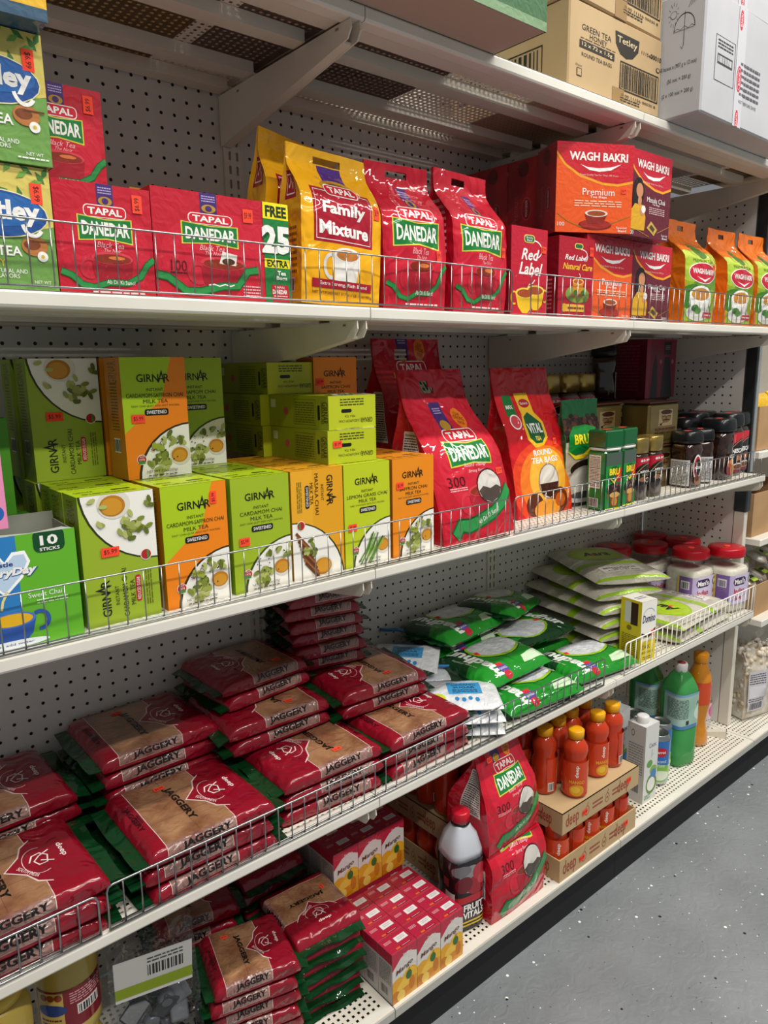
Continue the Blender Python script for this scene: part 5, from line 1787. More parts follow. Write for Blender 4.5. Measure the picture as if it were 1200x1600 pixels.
obj(mb, 'coffee_pouch', 28.7, -12.4, Z2, -4, 'slim green and black coffee pouch with a picture of beans and cups', 'pouch')
# ------------------------------------------------------------------ coffee jars and tins on the third shelf
def label_wrap(r, h, a0, a1, z0, n=12, sq=0.0, cx=0, cy=0, sx=1, sy=1):
    """a sheet wrapped on a lathe body between two angles (degrees, -90 faces the aisle)"""
    us, G = [0.0], []
    vs = [h * k / 4 for k in range(5)]
    for i in range(n + 1):
        a = math.radians(a0 + (a1 - a0) * i / n)
        c, d = math.cos(a), math.sin(a)
        k = (abs(c) ** (2 + 6 * sq) + abs(d) ** (2 + 6 * sq)) ** (-1 / (2 + 6 * sq)) if sq else 1
        G.append([Vector((cx + r * k * c * sx, cy + r * k * d * sy, z0 + v)) for v in vs])
        if i: us.append(us[-1] + (G[-1][0] - G[-2][0]).length)
    return Curved(G, us, vs)

def cap_dot(parent, z, x=0, y=0):
    return sticker(parent, Flat((x - .6, y - .3, z), (1, 0, 0), (0, 1, 0), 1.2, .6), .6, .3, '$6.99', .9, .5, layer=1)

# square green coffee jars
bj = MB().box(0, 0, 0, 2.35, 2.1, 5.5, 'gloss:1a5c2c', .18)
ink(bj, Flat((.1, 0, .1), (1, 0, 0), (0, 0, 1), 2.15, 5.2), art_brujar(), 'gloss')
ink(bj, Flat((0, 2.0, .1), (0, -1, 0), (0, 0, 1), 1.9, 5.2), D(.4).r(0, 0, 100, 100, '1f7a38', 1).sub(art_nutrition(.5), 8, 38, 70, 58).r(10, 4, 60, 16, 'd9d9d4', 2).bars(14, 5, 52, 14, '222222', 3, 12), 'gloss')
bc = MB().lathe([(1.12, 5.5), (1.16, 5.6), (1.16, 5.75)], 'gloss:e0e0d8', 16, 1.17, 1.05, .6).box(-.03, -.03, 5.75, 2.38, 2.13, 7.35, 'gloss:0c5a2e', .12)
first_j = None
for x, y, lb in ((30.0, -15.85, 'square green coffee jar next to the slim green pouch'), (32.95, -15.8, 'square green coffee jar next to the gold-capped jars')):
    if first_j is None:
        first_j = obj(bj, 'coffee_jar', x, y, Z2, -6, lb, 'jar', 'square green coffee jars')
        part(bc, 'lid', first_j, 'dark green square lid')
        cap_dot(first_j, 7.36, 1.3, 1.0)
    else:
        dup(first_j, x, y, Z2, 2, lb)

# small gold-capped jars
def gold_jar(s, hh):
    b = MB().lathe([(1.0 * s, .02), (1.08 * s, .12), (1.08 * s, hh * .70), (.92 * s, hh * .76)], 'coffee', 20, 0, 0, .45)
    ink(b, label_wrap(1.10 * s, hh * .44, -150, -30, hh * .25, sq=.45), art_gold(), 'gloss')
    o = obj(b, 'coffee_jar', 0, 0, Z2, 0, 'x', 'jar', 'gold capped coffee jars')
    part(MB().lathe([(.96 * s, hh * .755), (1.06 * s, hh * .76), (1.06 * s, hh * .985), (1.0 * s, hh)], 'foil:b79b52', 20, 0, 0, .45), 'lid', o, 'gold lid')
    return o
gj = gold_jar(1, 6.1)
gj.location = world(37.9, -14.0, Z2); gj['label'] = 'small gold capped coffee jar next to the square green jars'
dup(gj, 40.75, -13.9, Z2, 0, 'small gold capped coffee jar next to the tall tins')
gt = gold_jar(1.3, 7.6)
gt.location = world(37.6, -5.4, Z2 + 4.62); gt['label'] = 'large gold capped coffee jar raised at the back, beside its twin'
dup(gt, 40.6, -5.3, Z2 + 4.62, 0, 'large gold capped coffee jar raised at the back next to the dark jar')
dup(gt, 34.6, -5.2, Z2 + 4.62, 0, 'large gold capped coffee jar raised at the back behind the red pouch')

# tins with a small portrait seal
tn = MB().box(0, 0, 0, 5.9, 3.4, 4.4, 'foil:8d7a48', .25)
ink(tn, Flat((.2, 0, .1), (1, 0, 0), (0, 0, 1), 5.5, 4.1), art_kuru(), 'foil')
tn_o = obj(tn, 'coffee_tin', 43.2, -12.3, Z2, 0, 'x', 'tin', 'gold brown coffee tins')
part(MB().box(-.06, -.06, 4.4, 5.96, 3.46, 4.6, 'plas:4a2a22', .08), 'lid', tn_o, 'dark brown lid')
tn_o['label'] = 'gold brown coffee tin with a seal, lower one of the front pair'
for x, y, z, lb in ((43.1, -12.3, 4.62, 'gold brown coffee tin with a seal, upper one of the front pair'), (36.4, -9.6, 0, 'gold brown coffee tin, lower one of the pair behind the small jars'),
                    (36.5, -9.5, 4.62, 'gold brown coffee tin, upper one of the pair behind the small jars'), (36.2, -5.9, 0, 'gold brown coffee tin under the large gold capped jars'),
                    (49.5, -7.6, 0, 'gold brown coffee tin at the back, lowest under the red carton'), (49.5, -7.6, 4.62, 'gold brown coffee tin at the back, right under the red carton'),
                    (43.2, -7.0, 0, 'gold brown coffee tin shaded behind the front pair'), (43.2, -7.0, 4.62, 'gold brown coffee tin under the raised black jar'),
                    (30.0, -5.9, 0, 'gold brown coffee tin shaded at the back behind the slim pouch')):
    dup(tn_o, x, y, Z2 + z, 0, lb)
rk = carton(6.4, 5.5, 6.6, '6d1024', 'card', f=D(1).r(0, 0, 100, 100, '74122a', 1).r(0, 0, 12, 100, '8c1e34', 2).p([(16, 0), (40, 0), (36, 60), (30, 76), (24, 60)], '17100f', 2).p([(52, 0), (92, 0), (84, 40), (78, 70), (60, 70), (56, 40)], '17100f', 2).r(58, 74, 24, 22, '1c1212', 2).lines(62, 82, 16, 8, 3, '8a8080', 3).c(48, 62, 4, 'a05a64', 2).c(88, 62, 4, 'a05a64', 2),
            l=D(.85).r(0, 0, 100, 100, '6d1024', 1).lines(14, 12, 70, 80, 14, '8c3048', 2))
obj(rk, 'appliance_carton', 49.4, -7.9, Z2 + 9.25, 0, 'dark red carton with black pictures on top of the tins at the back', 'carton')

# black-lidded coffee jars
def dark_jar(hh, r, lb, x, y, rz, style):
    prof = [(r * .92, .02), (r, .15), (r * 1.0, hh * .28), (r * .9, hh * .45), (r * .9, hh * .52), (r * 1.02, hh * .66), (r * .96, hh * .76), (r * .8, hh * .79)]
    if style == 'tall': prof = [(r * .92, .02), (r, .15), (r, hh * .72), (r * .85, hh * .8)]
    b = MB().lathe(prof, 'coffee', 24, 0, 0, .35)
    if style == 'small':
        ink(b, label_wrap(r * 1.03, hh * .46, -215, -130, .25, sq=.35), art_neslabel(), 'gloss')
        ink(b, label_wrap(r * 1.04, hh * .56, -118, -62, .2, sq=.35), art_nesoval(), 'gloss')
    elif style == 'big':
        ink(b, label_wrap(r * 1.06, hh * .38, -125, -60, .5, sq=.35), D(.9).e(40, 30, 34, 30, '8a2438', 2).e(70, 26, 20, 26, 'c98a3a', 2.4).e(40, 52, 30, 16, 'b4502c', 2.6).e(58, 60, 14, 14, 'd9a04a', 2.8).r(30, 74, 60, 20, '191210', 2).t('NESCAFE', 60, 84, 14, WHT, 3, 52, b=.03), 'gloss')
        ink(b, label_wrap(r * 1.02, hh * .14, -80, -40, hh * .6, sq=.35), D(2).r(0, 0, 100, 100, 'c61a2c', 1), 'gloss')
    else:
        ink(b, label_wrap(r * 1.02, hh * .66, -150, -30, .3, sq=.35), art_nes(), 'gloss')
    o = obj(b, 'coffee_jar', x, y, Z2, rz, lb, 'jar', 'black lidded coffee jars')
    part(MB().lathe([(r * .88, hh * .785), (r * 1.04, hh * .80), (r * 1.06, hh * .86), (r * 1.0, hh * .975), (r * .9, hh)], 'plas:17181a', 24, 0, 0, .3), 'lid', o, 'black lid')
    cap_dot(o, hh + .01)
    return o
dj = dark_jar(6.0, 1.35, 'small black lidded coffee jar with its grey text label turned out', 48.6, -13.7, -8, 'small')
dup(dj, 52.1, -13.3, Z2, 40, 'small black lidded coffee jar with an oval label, second from the tins')
bg = dark_jar(6.9, 1.6, 'waisted black lidded coffee jar with a colourful label', 56.2, -13.4, 0, 'big')
tl = dark_jar(7.3, 1.5, 'black lidded coffee jar with a red band, standing next to the waisted jar', 59.6, -12.8, -4, 'tall')
dup(tl, 62.55, -12.2, Z2, 0, 'black lidded coffee jar with a red band, standing at the end of the shelf')
for k, (j, x, y) in enumerate(((dj, 50.6, -10.2), (bg, 54.6, -9.8), (tl, 58.3, -9.2), (tl, 61.6, -8.6), (bg, 57.4, -5.4), (tl, 61.0, -4.8))):
    dup(j, x, y, Z2, 0, 'black lidded coffee jar in the back rows, %s' % ('behind the small jars', 'behind the waisted jar', 'behind the red banded jars', 'close to the end panel', 'third row, beside the red carton', 'in the far corner')[k])
dup(dj, 45.2, -5.2, Z2 + 9.25, 120, 'black coffee jar raised at the back between the gold capped jars and the red carton')

# ------------------------------------------------------------------ fourth shelf: jaggery
JW, JD, JT = 8.4, 7.5, 0.97
def jag_bag(w, d, T, seed, txt=True):
    mb, sf = flatbag(w, d, T, '8a0d22', 'film', end=1.0, emin=.35, amp=.06, seed=seed)
    ink(mb, sf, art_jaggery(), 'film')
    return mb, sf
jproto = []
for sd in (1, 5, 9):
    mb, sf = jag_bag(JW, JD, JT, sd)
    o = obj(mb, 'jaggery_bag', 0, 0, Z3, 0, 'x', 'bag', 'jaggery bags')
    for x0, x1 in ((0.1, -.85), (JW - .1, JW + .85)):
        part(end_flap(x0, x1, JD, .32, 'film:0a3a1b', sd + x0), 'end_seal', o, 'green crimped end')
    sticker(o, sf, 2.3 + .1 * sd, 6.9, '$4.99', .7, .42)
    jproto.append(o)
used_j = set()
JM = Matrix.Translation((-JW / 2 * S, -JD / 2 * S, 0))
for o in jproto:                                   # the bags turn about their middle
    o.data.transform(JM)
    for c in o.children:
        c.data.transform(JM)
nj = [0]
WORDS = {1: ['only'], 2: ['top', 'bottom'], 3: ['top', 'middle', 'bottom'], 4: ['top', 'second', 'third', 'bottom'], 5: ['top', 'second', 'third', 'fourth', 'bottom'],
         6: ['top', 'second', 'third', 'fourth', 'fifth', 'bottom'], 7: ['top', 'second', 'third', 'fourth', 'fifth', 'sixth', 'bottom']}
def jag(x, y, z, rz, label, stick_on, sc=1.0, group='jaggery bags'):
    k = nj[0] % 3
    nj[0] += 1
    p = jproto[k]
    if k not in used_j:
        used_j.add(k)
        o = p
        o.location = world(x, y, z); o.rotation_euler = (0, 0, math.radians(rz)); o['label'] = label
    else:
        o = dup(p, x, y, z, rz, label, skip=() if stick_on else ('price_sticker',))
    o['group'] = group
    if sc != 1.0: o.scale = (sc, sc, 1)
def stack(x, y, z, n, rz, where, flip=0, jit=.25, sc=1.0, pitch=1.13):
    for q in range(n):
        top = q == n - 1
        jx, jy = (0, 0) if top else (RNG.uniform(-jit, jit), RNG.uniform(-jit, jit) * .6)
        jag(x + jx, y + jy, z + pitch * q, rz + flip + (0 if top else RNG.uniform(-3.5, 3.5)), 'red jaggery bag, %s one %s' % (WORDS[n][n - 1 - q], where), top, sc)
stack(-9.75, -12.25, Z3, 3, 0, 'of the front stack behind the long fence')
stack(-20.4, -12.2, Z3, 3, 1, 'of the front stack behind the short fence')
stack(-19.6, -4.4, Z3, 4, 2, 'of the back stack behind the short fence')
stack(-9.4, -4.3, Z3, 5, 0, 'of the back stack against the pegboard')
stack(.1, -11.2, Z3, 3, -1, 'of the front stack in the middle', 180)
stack(-.9, -3.9, Z3, 3, 0, 'of the hidden back stack in the middle', 180)
stack(-1.1, -6.3, Z3 + 3.42, 2, -2, 'of the pair that overhangs the middle front stack', 180)
stack(-.9, -4.1, Z3 + 5.72, 2, 2, 'of the pair at the back near the tall stack', 180, sc=.9)
stack(9.0, -11.6, Z3, 3, 0, 'of the front stack next to the white sugar bags')
stack(8.9, -3.8, Z3, 3, 0, 'of the hidden stack below the tall stack')
stack(8.3, -7.3, Z3 + 3.42, 2, -4, 'of the pair between the tall stack and the front', 180)
stack(6.6, -3.2, Z3 + 5.72, 7, -12, 'of the tall stack reaching up to the shelf', 180, .35, sc=.78)

# ------------------------------------------------------------------ white zip bags, green sugar bags, flour bags
def centre(mb, w, d):
    mb.v = [(x - w / 2, y - d / 2, z) for x, y, z in mb.v]
zb, sf = flatbag(6.2, 5.4, 1.02, 'whitesugar', 'soft', end=1.4, emin=.3, amp=.06, seed=2, side=False)
ink(zb, sf, art_sugar(), 'soft'); centre(zb, 6.2, 5.4)
zt = MB().grid([[Vector((-3.0 + 6.0 * i / 8, 2.6 + .55 * j, .45 + .22 * j + .22 * nz(i * .6, j, 3))) for j in range(5)] for i in range(9)], 'zipbag')
zt.tube([(-3.0 + 6.0 * i / 8, 2.6 + .55 * 3.6, .45 + .8 + .22 * nz(i * .6, 3.6, 3)) for i in range(9)], .16, 'soft:2474b4')
z0 = obj(zb, 'sugar_bag', 15.0, -12.7, Z3, -36, 'white zip sugar bag with a blue panel, bottom one of the front pile', 'bag', 'white zip sugar bags')
part(zt, 'zip_top', z0, 'clear top with a blue zip')
for x, y, z, rz, rx, lb in ((14.8, -12.8, 1.12, -33, 0, 'white zip sugar bag with a blue panel, middle one of the front pile'), (15.0, -12.6, 2.24, -38, 0, 'white zip sugar bag with a blue panel, top one of the front pile'),
                            (15.4, -5.4, 0, -30, 0, 'white zip sugar bag with a blue panel, bottom one of the back pile'), (15.3, -5.4, 1.12, -36, 0, 'white zip sugar bag with a blue panel, middle one of the back pile'),
                            (15.5, -5.8, 2.24, -34, 0, 'white zip sugar bag with a blue panel, second from the top of the back pile'),
                            (15.0, -5.4, 3.4, -48, 4, 'white zip sugar bag with its clear top sticking up, on top of the back pile')):
    dup(z0, x, y, Z3 + z, rz, lb, rx=rx)

def mad(seed, dark=False):
    mb, sf = flatbag(9.3, 6.8, 1.8, '0c4a20', 'film', end=1.5, emin=.22, amp=.08, seed=seed, side=False, nu=16)
    ink(mb, sf, art_madhur(), 'film'); centre(mb, 9.3, 6.8)
    return mb, sf
mp = []
for sd in (1, 7):
    mb, sf = mad(sd)
    o = obj(mb, 'sugar_bag', 0, 0, Z3, 0, 'x', 'bag', 'green sugar bags')
    for x0, x1 in ((-4.6, -5.3), (4.6, 5.3)):
        f = end_flap(x0, x1, 5.4, .75, 'film:0a3a1c', sd + x0, .2); f.v = [(x, y - 2.7, z) for x, y, z in f.v]
        part(f, 'end_seal', o, 'dark green crimped end')
    s0_ = sticker(o, sf, 3.1, 4.4, '$3.99', .5, .5); s0_.data.transform(Matrix.Translation((-4.65 * S, -3.4 * S, 0)))
    mp.append(o)
MAD = [(22.9, -12.7, 0.0, -5, 0, 0, 'green sugar bag with a white oval, nearest the fence beside the zip bags'),
       (22.6, -4.0, 0.0, 3, 0, 0, 'green sugar bag, bottom one of the back pile'),
       (22.9, -3.8, 1.98, 0, 0, 0, 'green sugar bag, second from the bottom of the back pile'),
       (21.9, -9.8, 2.1, 3, 4, 0, 'green sugar bag with a white oval, tilted on the middle of the heap'),
              (22.7, -3.9, 4.0, 7, 0, 0, 'green sugar bag with a white oval, topmost against the pegboard'),
       (32.4, -12.5, 0.0, -6, 0, 0, 'green sugar bag with a white oval, flat on the shelf near the yellow carton'),
       (31.3, -5.3, 0.0, 0, 0, 0, 'green sugar bag lying dark at the back below the crossed one'),
       (30.6, -6.3, 1.98, 177, 3, 0, 'green sugar bag with a white oval, turned the other way round'),
       (30.2, -3.4, 4.25, 22, 0, 6, 'green sugar bag at the back with its dark end poking up')]
for k, (x, y, z, rz, rx, ry, lb) in enumerate(MAD):
    p = mp[k % 2]
    if k < 2:
        p.location = world(x, y, Z3 + z); p.rotation_euler = (math.radians(rx), math.radians(ry), math.radians(rz)); p['label'] = lb
    else:
        dup(p, x, y, Z3 + z, rz, lb, rx=rx, ry=ry)

ab, sf = flatbag(12.8, 8.6, 1.3, 'rice', 'soft', end=2.0, emin=.35, amp=.06, seed=4, side=False, nu=18)
ink(ab, sf, art_aara(), 'soft'); centre(ab, 12.8, 8.6)
a0 = obj(ab, 'flour_bag', 41.2, -6.9, Z3, 80, 'white and lime flour bag, bottom one of the left pile', 'bag', 'white and lime flour bags')
for x, y, z, rz, rx, ry, lb in ((41.4, -7.0, 1.42, 78, 0, 0, 'white and lime flour bag, second from the bottom of the left pile'), (41.1, -6.9, 2.84, 82, 0, 0, 'white and lime flour bag, third from the bottom of the left pile'),
                                (41.5, -7.0, 4.26, 78, 0, 0, 'white and lime flour bag, fourth from the bottom of the left pile'), (42.0, -7.0, 5.68, 72, 0, 0, 'white and lime flour bag, second from the top of the left pile'),
                                (43.6, -7.4, 7.15, 62, 0, 0, 'white and lime flour bag with a black lettered sticker, topmost of the left pile'),
                                (51.2, -11.8, 0, 2, 0, 0, 'white and lime flour bag, bottom one of the front pile by the jars'), (51.1, -11.8, 1.42, -176, 0, 0, 'white and lime flour bag, top one of the front pile by the jars')):
    dup(a0, x, y, Z3 + z, rz, lb, rx=rx, ry=ry)
dm_ = carton(2.3, 2.6, 6.6, 'e2c81a', 'card', f=art_domino(), l=art_domino_side(), t=D(.9).r(0, 0, 100, 100, 'd9d6ce', 1).lines(20, 30, 60, 30, 2, '6a6a80', 2))
do = obj(dm_, 'sugar_carton', 37.7, -15.75, Z3, -8, 'small yellow and white sugar carton standing behind the white fence', 'carton')
stick(do, 2.3, 2.6, 6.6, 1.75, 3.1, '$3.99', rot=1, sw=.6, sh=.4)

# red lidded sugar jars
mj = MB().lathe([(2.0, .02), (2.25, .2), (2.3, 1), (2.3, 5.2), (2.2, 5.9), (1.9, 6.5), (1.85, 6.8)], 'clearjar', 28, 0, 0, .42)
ml_ = MB()
ink(ml_, label_wrap(2.33, 3.6, -178, -8, 1.2, sq=.42, n=20), art_mani(), 'gloss')
j0 = obj(mj, 'sugar_jar', 57.6, -10.4, Z3, -8, 'red lidded sugar jar with a violet label, in front of the others', 'jar', 'red lidded sugar jars')
part(MB().lathe([(1.9, .1), (2.16, .25), (2.2, 1), (2.2, 5.1), (2.0, 5.5)], 'jarsugar', 28, 0, 0, .42), 'sugar', j0, 'pale sugar')
part(ml_, 'label_band', j0, 'violet paper label')
part(MB().lathe([(2.0, 6.75), (2.12, 6.8), (2.15, 7.0), (2.15, 7.7), (2.05, 7.86), (1.2, 7.9)], 'plas:b01020', 32).lathe([(.4, 7.9), (.38, 7.95)], 'paper:ff4526', 10), 'lid', j0, 'red screw lid')
for x, y, lb in ((61.6, -12.9, 'red lidded sugar jar beside the white post'), (56.6, -5.5, 'red lidded sugar jar directly behind the front one'), (61.7, -7.2, 'red lidded sugar jar behind the one beside the post'),
                 (52.0, -3.2, 'red lidded sugar jar in the last row, behind the flour bags'), (61.2, -2.9, 'red lidded sugar jar in the last row, in the corner')):
    dup(j0, x, y, Z3, -6, lb)
# ------------------------------------------------------------------ base deck, from the far end of the row to the near one
# small juice cartons in blocks
jc = carton(2.48, 1.62, 4.35, 'b8203c', 'wrap', b=.04, f=art_mango(), l=art_mango_side(), t=art_mango_top())
j00 = None
def juice(x, y, z, lb):
    global j00
    if j00 is None:
        j00 = obj(jc, 'juice_carton', x, y, z, 0, lb, 'juice carton', 'mango juice cartons')
    else:
        e = j00.copy(); COL.objects.link(e); e.location = world(x, y, z); e['label'] = lb
CW = ['left', 'middle', 'right']
RW = ['front', 'second', 'third', 'fourth']
for r in range(4):
    for c in range(3):
        juice(2.75 + 2.52 * c, -17.35 + 1.66 * r, ZB, 'small red mango juice carton in the low block, %s row, %s column' % (RW[r], CW[c]))
for r in range(4):
    for c in range(3):
        juice(2.65 + 2.52 * c, -10.15 + 1.66 * r, ZB, 'small red mango juice carton under the raised block, %s row, %s column' % (RW[r], CW[c]))
        juice(2.75 + 2.52 * c, -10.25 + 1.66 * r, ZB + 4.38, 'small red mango juice carton in the raised block, %s row, %s column' % (RW[r], CW[c]))

# squared drink bottle with a red cap
fb = MB().lathe([(1.45, .02), (1.6, .2), (1.62, 2.6), (1.52, 3.2), (1.62, 3.9), (1.62, 6.6)], 'gloss:1a1416', 28, 0, 0, .38)
fb.lathe([(1.62, 6.6), (1.58, 7.2), (1.2, 8.5), (.78, 9.1), (.7, 9.3)], 'gloss:c3c8d0', 28, 0, 0, .3)
fb.lathe([(.78, 9.2), (.82, 9.35), (.78, 9.5)], 'gloss:17171a', 24)
ink(fb, label_wrap(1.64, 6.4, -185, 0, .2, sq=.38, n=22), art_fruit(), 'gloss')
fo_ = obj(fb, 'drink_bottle', 13.0, -14.4, ZB, -12, 'black and silver drink bottle with a red cap, beside the juice cartons', 'bottle')
part(MB().lathe([(.74, 9.5), (.8, 9.55), (.8, 10.3), (.7, 10.42), (.3, 10.42)], 'plas:c0182c', 28), 'cap', fo_, 'red cap')

# big red tea bag pouches on the base
def base_pouch(seed, hh, sq):
    mb, f, l = pouch(7.2, 4.6, hh, 'c2112a', 'film', t0=.35 if not sq else .8, t1=.92 if not sq else 1.2, seed=seed, amp=.16, sealy=.4, nu=16, nv=24, topw=.82 if not sq else .97)
    ink(mb, f, D(.75).sub(pouch_danedar_big(), 0, 0, 100, 118 if not sq else 215), 'film', .15, 0, 6.9, hh)
    ink(mb, l, art_nutrition(.5), 'film', 1.4, hh * .33, 2.4, hh * .42)
    return mb, f
mb, f = base_pouch(21, 6.3, True)
mb.add([(.2, .6, 6.28), (7.0, .6, 6.28), (7.0, 4.2, 6.28), (.2, 4.2, 6.28)], [(0, 1, 2, 3)], 'film:c2112a')
obj(mb, 'tea_bag_pouch', 14.3, -16.9, ZB, 0, 'big red pouch of tea bags lying squashed on the base deck', 'pouch', 'red pouches on the base deck')
mb, f = base_pouch(25, 9.1, False)
o = obj(mb, 'tea_bag_pouch', 14.2, -16.6, ZB + 6.45, 3, 'big red pouch of tea bags stacked on the squashed one', 'pouch', 'red pouches on the base deck')
lean(o, .06)
sticker(o, f, 1.5, 7.6, '$15.99', .8, .45)

# trays of mango drink bottles
bt = MB().lathe([(.95, .02), (1.12, .12), (1.18, .6), (1.12, 1.4), (1.18, 2.3), (1.2, 3.4), (1.0, 4.3), (1.16, 5.0), (1.1, 5.5), (.72, 6.1), (.55, 6.3)], 'gloss:bf3a1a', 24)
bt.v = [(x, y, z * .915) for x, y, z in bt.v]
ink(bt, label_wrap(1.215, 3.4, -200, 20, .3, n=24), art_deepbottle(), 'gloss')
b0_ = None
def mango_bottle(x, y, z, rz, lb):
    global b0_
    if b0_ is None:
        b0_ = obj(bt, 'drink_bottle', x, y, z, rz, lb, 'bottle', 'small mango drink bottles')
        part(MB().lathe([(.6, 5.7), (.74, 5.75), (.76, 6.5), (.68, 6.58), (.2, 6.6)], 'plas:e8a412', 20), 'cap', b0_, 'yellow ridged cap')
    else:
        dup(b0_, x, y, z, rz, lb)
def tray(x, y, w, d, h, lb, inverted, z):
    mb = MB()
    t = .12
    if inverted: mb.box(0, 0, h - t, w, d, h, 'board')
    else: mb.box(0, 0, 0, w, d, t, 'board')
    for a in ((0, 0, 0, w, t, h), (0, d - t, 0, w, d, h), (0, t, 0, t, d - t, h), (w - t, t, 0, w, d - t, h)):
        mb.box(*a, 'board')
    ink(mb, Flat((0, 0, 0), (1, 0, 0), (0, 0, 1), w, h), art_tray(w / h), 'paper')
    ink(mb, Flat((0, d, 0), (0, -1, 0), (0, 0, 1), d, h), art_tray(d / h), 'paper')
    F = Flat((0, 0, 0), (1, 0, 0), (0, 0, 1), w, h)
    o = obj(mb, 'cardboard_tray', x, y, z, 0, lb, 'tray', 'cardboard trays of mango drinks')
    sticker(o, F, w * .27, h * .45, '$1.49', .8, .55)
    sticker(o, F, w * .85, h * .6, '$1.49', .8, .55)
    return o
tray(22.93, -17.45, 12.74, 8.2, 2.3, 'cardboard tray on the base deck holding the lower mango drinks', False, ZB)
tray(23.2, -17.4, 12.7, 8.4, 2.1, 'cardboard cover on which the upper mango drinks stand', True, ZB + 4.78)
for r in range(3):
    for c in range(5):
        lb = 'mango drink bottle in the lower tray, %s row, %s from the red pouches' % (RW[r], ('first', 'second', 'third', 'fourth', 'fifth')[c])
        q = None
        mango_bottle(24.3 + 2.5 * c, -15.95 + 2.5 * r, ZB + .13, RNG.uniform(-50, 50) if r else (-40, 60, -46, -34, 70)[c], lb)
UP = [(27.0, -15.9, -44, 'front one on the cover'), (31.5, -15.2, -20, 'second in the front on the cover'), (34.2, -15.1, 90, 'at the end of the cover by the coconut drinks'), (25.3, -13.6, 70, 'nearest the red pouches on the cover'),
      (27.9, -13.2, 20, 'right behind the front one on the cover'), (30.3, -12.95, -20, 'in the middle of the cover'), (33.0, -12.65, 60, 'in the middle near the end of the cover'), (25.1, -10.9, 0, 'at the back of the cover by the red pouches'),
      (28.4, -10.7, 50, 'at the back of the cover, second'), (31.0, -10.5, 10, 'at the back of the cover, third'), (33.9, -10.3, 40, 'at the back of the cover, last')]
for x, y, rz, lb in UP:
    mango_bottle(x, y, ZB + 6.89, rz, 'yellow capped mango drink bottle, ' + lb)
# the shrink-wrapped trays in the dark behind the drink bottle
tray(14.6, -11.2, 7.9, 10.2, 2.3, 'cardboard tray in the dark behind the squashed red pouch', False, ZB)
tray(14.5, -11.3, 8.1, 10.4, 2.1, 'cardboard cover in the dark behind the red pouches', True, ZB + 4.78)
for r in range(4):
    for c in range(2):
        mango_bottle(15.95 + 2.5 * c, -9.9 + 2.45 * r, ZB + 6.89, 80, 'mango drink bottle in the dark on the rear cover, %s row, %s' % (RW[r], ('left', 'right')[c]))
        mango_bottle(15.95 + 2.5 * c, -9.9 + 2.45 * r, ZB + .13, 80, 'mango drink bottle in the dark in the rear tray, %s row, %s' % (RW[r], ('left', 'right')[c]))

# coconut water cartons and cans
cw = carton(2.45, 2.2, 9.0, 'c9c8c6', 'card', b=.08, f=art_coco(), l=art_coco_side(), t=D(1).r(0, 0, 100, 100, 'd2d2d0', 1))
c0 = obj(cw, 'drink_carton', 39.8, -15.8, ZB, -3, 'white coconut water carton standing in front beside the cardboard trays', 'carton', 'white coconut water cartons')
part(MB().lathe([(.62, 9.0), (.66, 9.1), (.66, 9.7), (.55, 9.8), (.2, 9.8)], 'plas:dcdcda', 20, 1.0, 1.1), 'cap', c0)
dup(c0, 40.6, -12.0, ZB, 2, 'white coconut water carton behind the front one')
cn = MB().lathe([(.95, .02), (1.12, .15), (1.28, .45), (1.3, .6), (1.3, 5.5), (1.24, 5.7), (1.08, 6.0), (1.1, 6.1), (1.04, 6.1), (1.0, 5.95), (.2, 5.93)], 'metal:c4c6c8', 28)
ink(cn, label_wrap(1.305, 4.9, -190, 10, .62, n=24), art_can(), 'gloss')
k0 = obj(cn, 'drink_can', 45.2, -14.3, ZB, -44, 'blue coconut drink can right beside the front white carton', 'can', 'blue coconut drink cans')
for x, y, rz, lb in ((47.8, -13.1, -36, 'blue coconut drink can with a red lip mark, in front of the green bottle'), (44.8, -10.6, 60, 'blue coconut drink can, second row beside the rear white carton'), (47.6, -9.9, 40, 'blue coconut drink can, second row by the green bottle'),
                     (44.4, -7.7, 0, 'blue coconut drink can, third row, left'), (47.0, -7.2, 0, 'blue coconut drink can, third row, right')):
    dup(k0, x, y, ZB, rz, lb)

# green aloe bottles
al = MB().lathe([(1.3, .02), (1.65, .15), (1.72, .5), (1.72, 4.9), (1.62, 5.1), (1.72, 5.3), (1.74, 9.0), (1.6, 9.7), (1.0, 11.0), (.62, 11.5), (.6, 11.7)], 'aloe', 32, 0, 0, .4)
ink(al, label_wrap(1.76, 4.3, -200, 30, 4.9, sq=.4, n=26), art_aloe(), 'gloss')
a1 = obj(al, 'drink_bottle', 51.2, -13.4, ZB, -12, 'green aloe drink bottle in front, with a white cap', 'bottle', 'green aloe drink bottles')
part(MB().lathe([(.66, 11.4), (.72, 11.45), (.74, 12.3), (.66, 12.42), (.2, 12.44)], 'plas:e6e2de', 24).lathe([(.5, 12.45), (.46, 12.47)], 'paper:b03a3a', 16), 'cap', a1, 'white cap')
dup(a1, 51.0, -9.3, ZB, 6, 'green aloe drink bottle in the shade behind the front one')

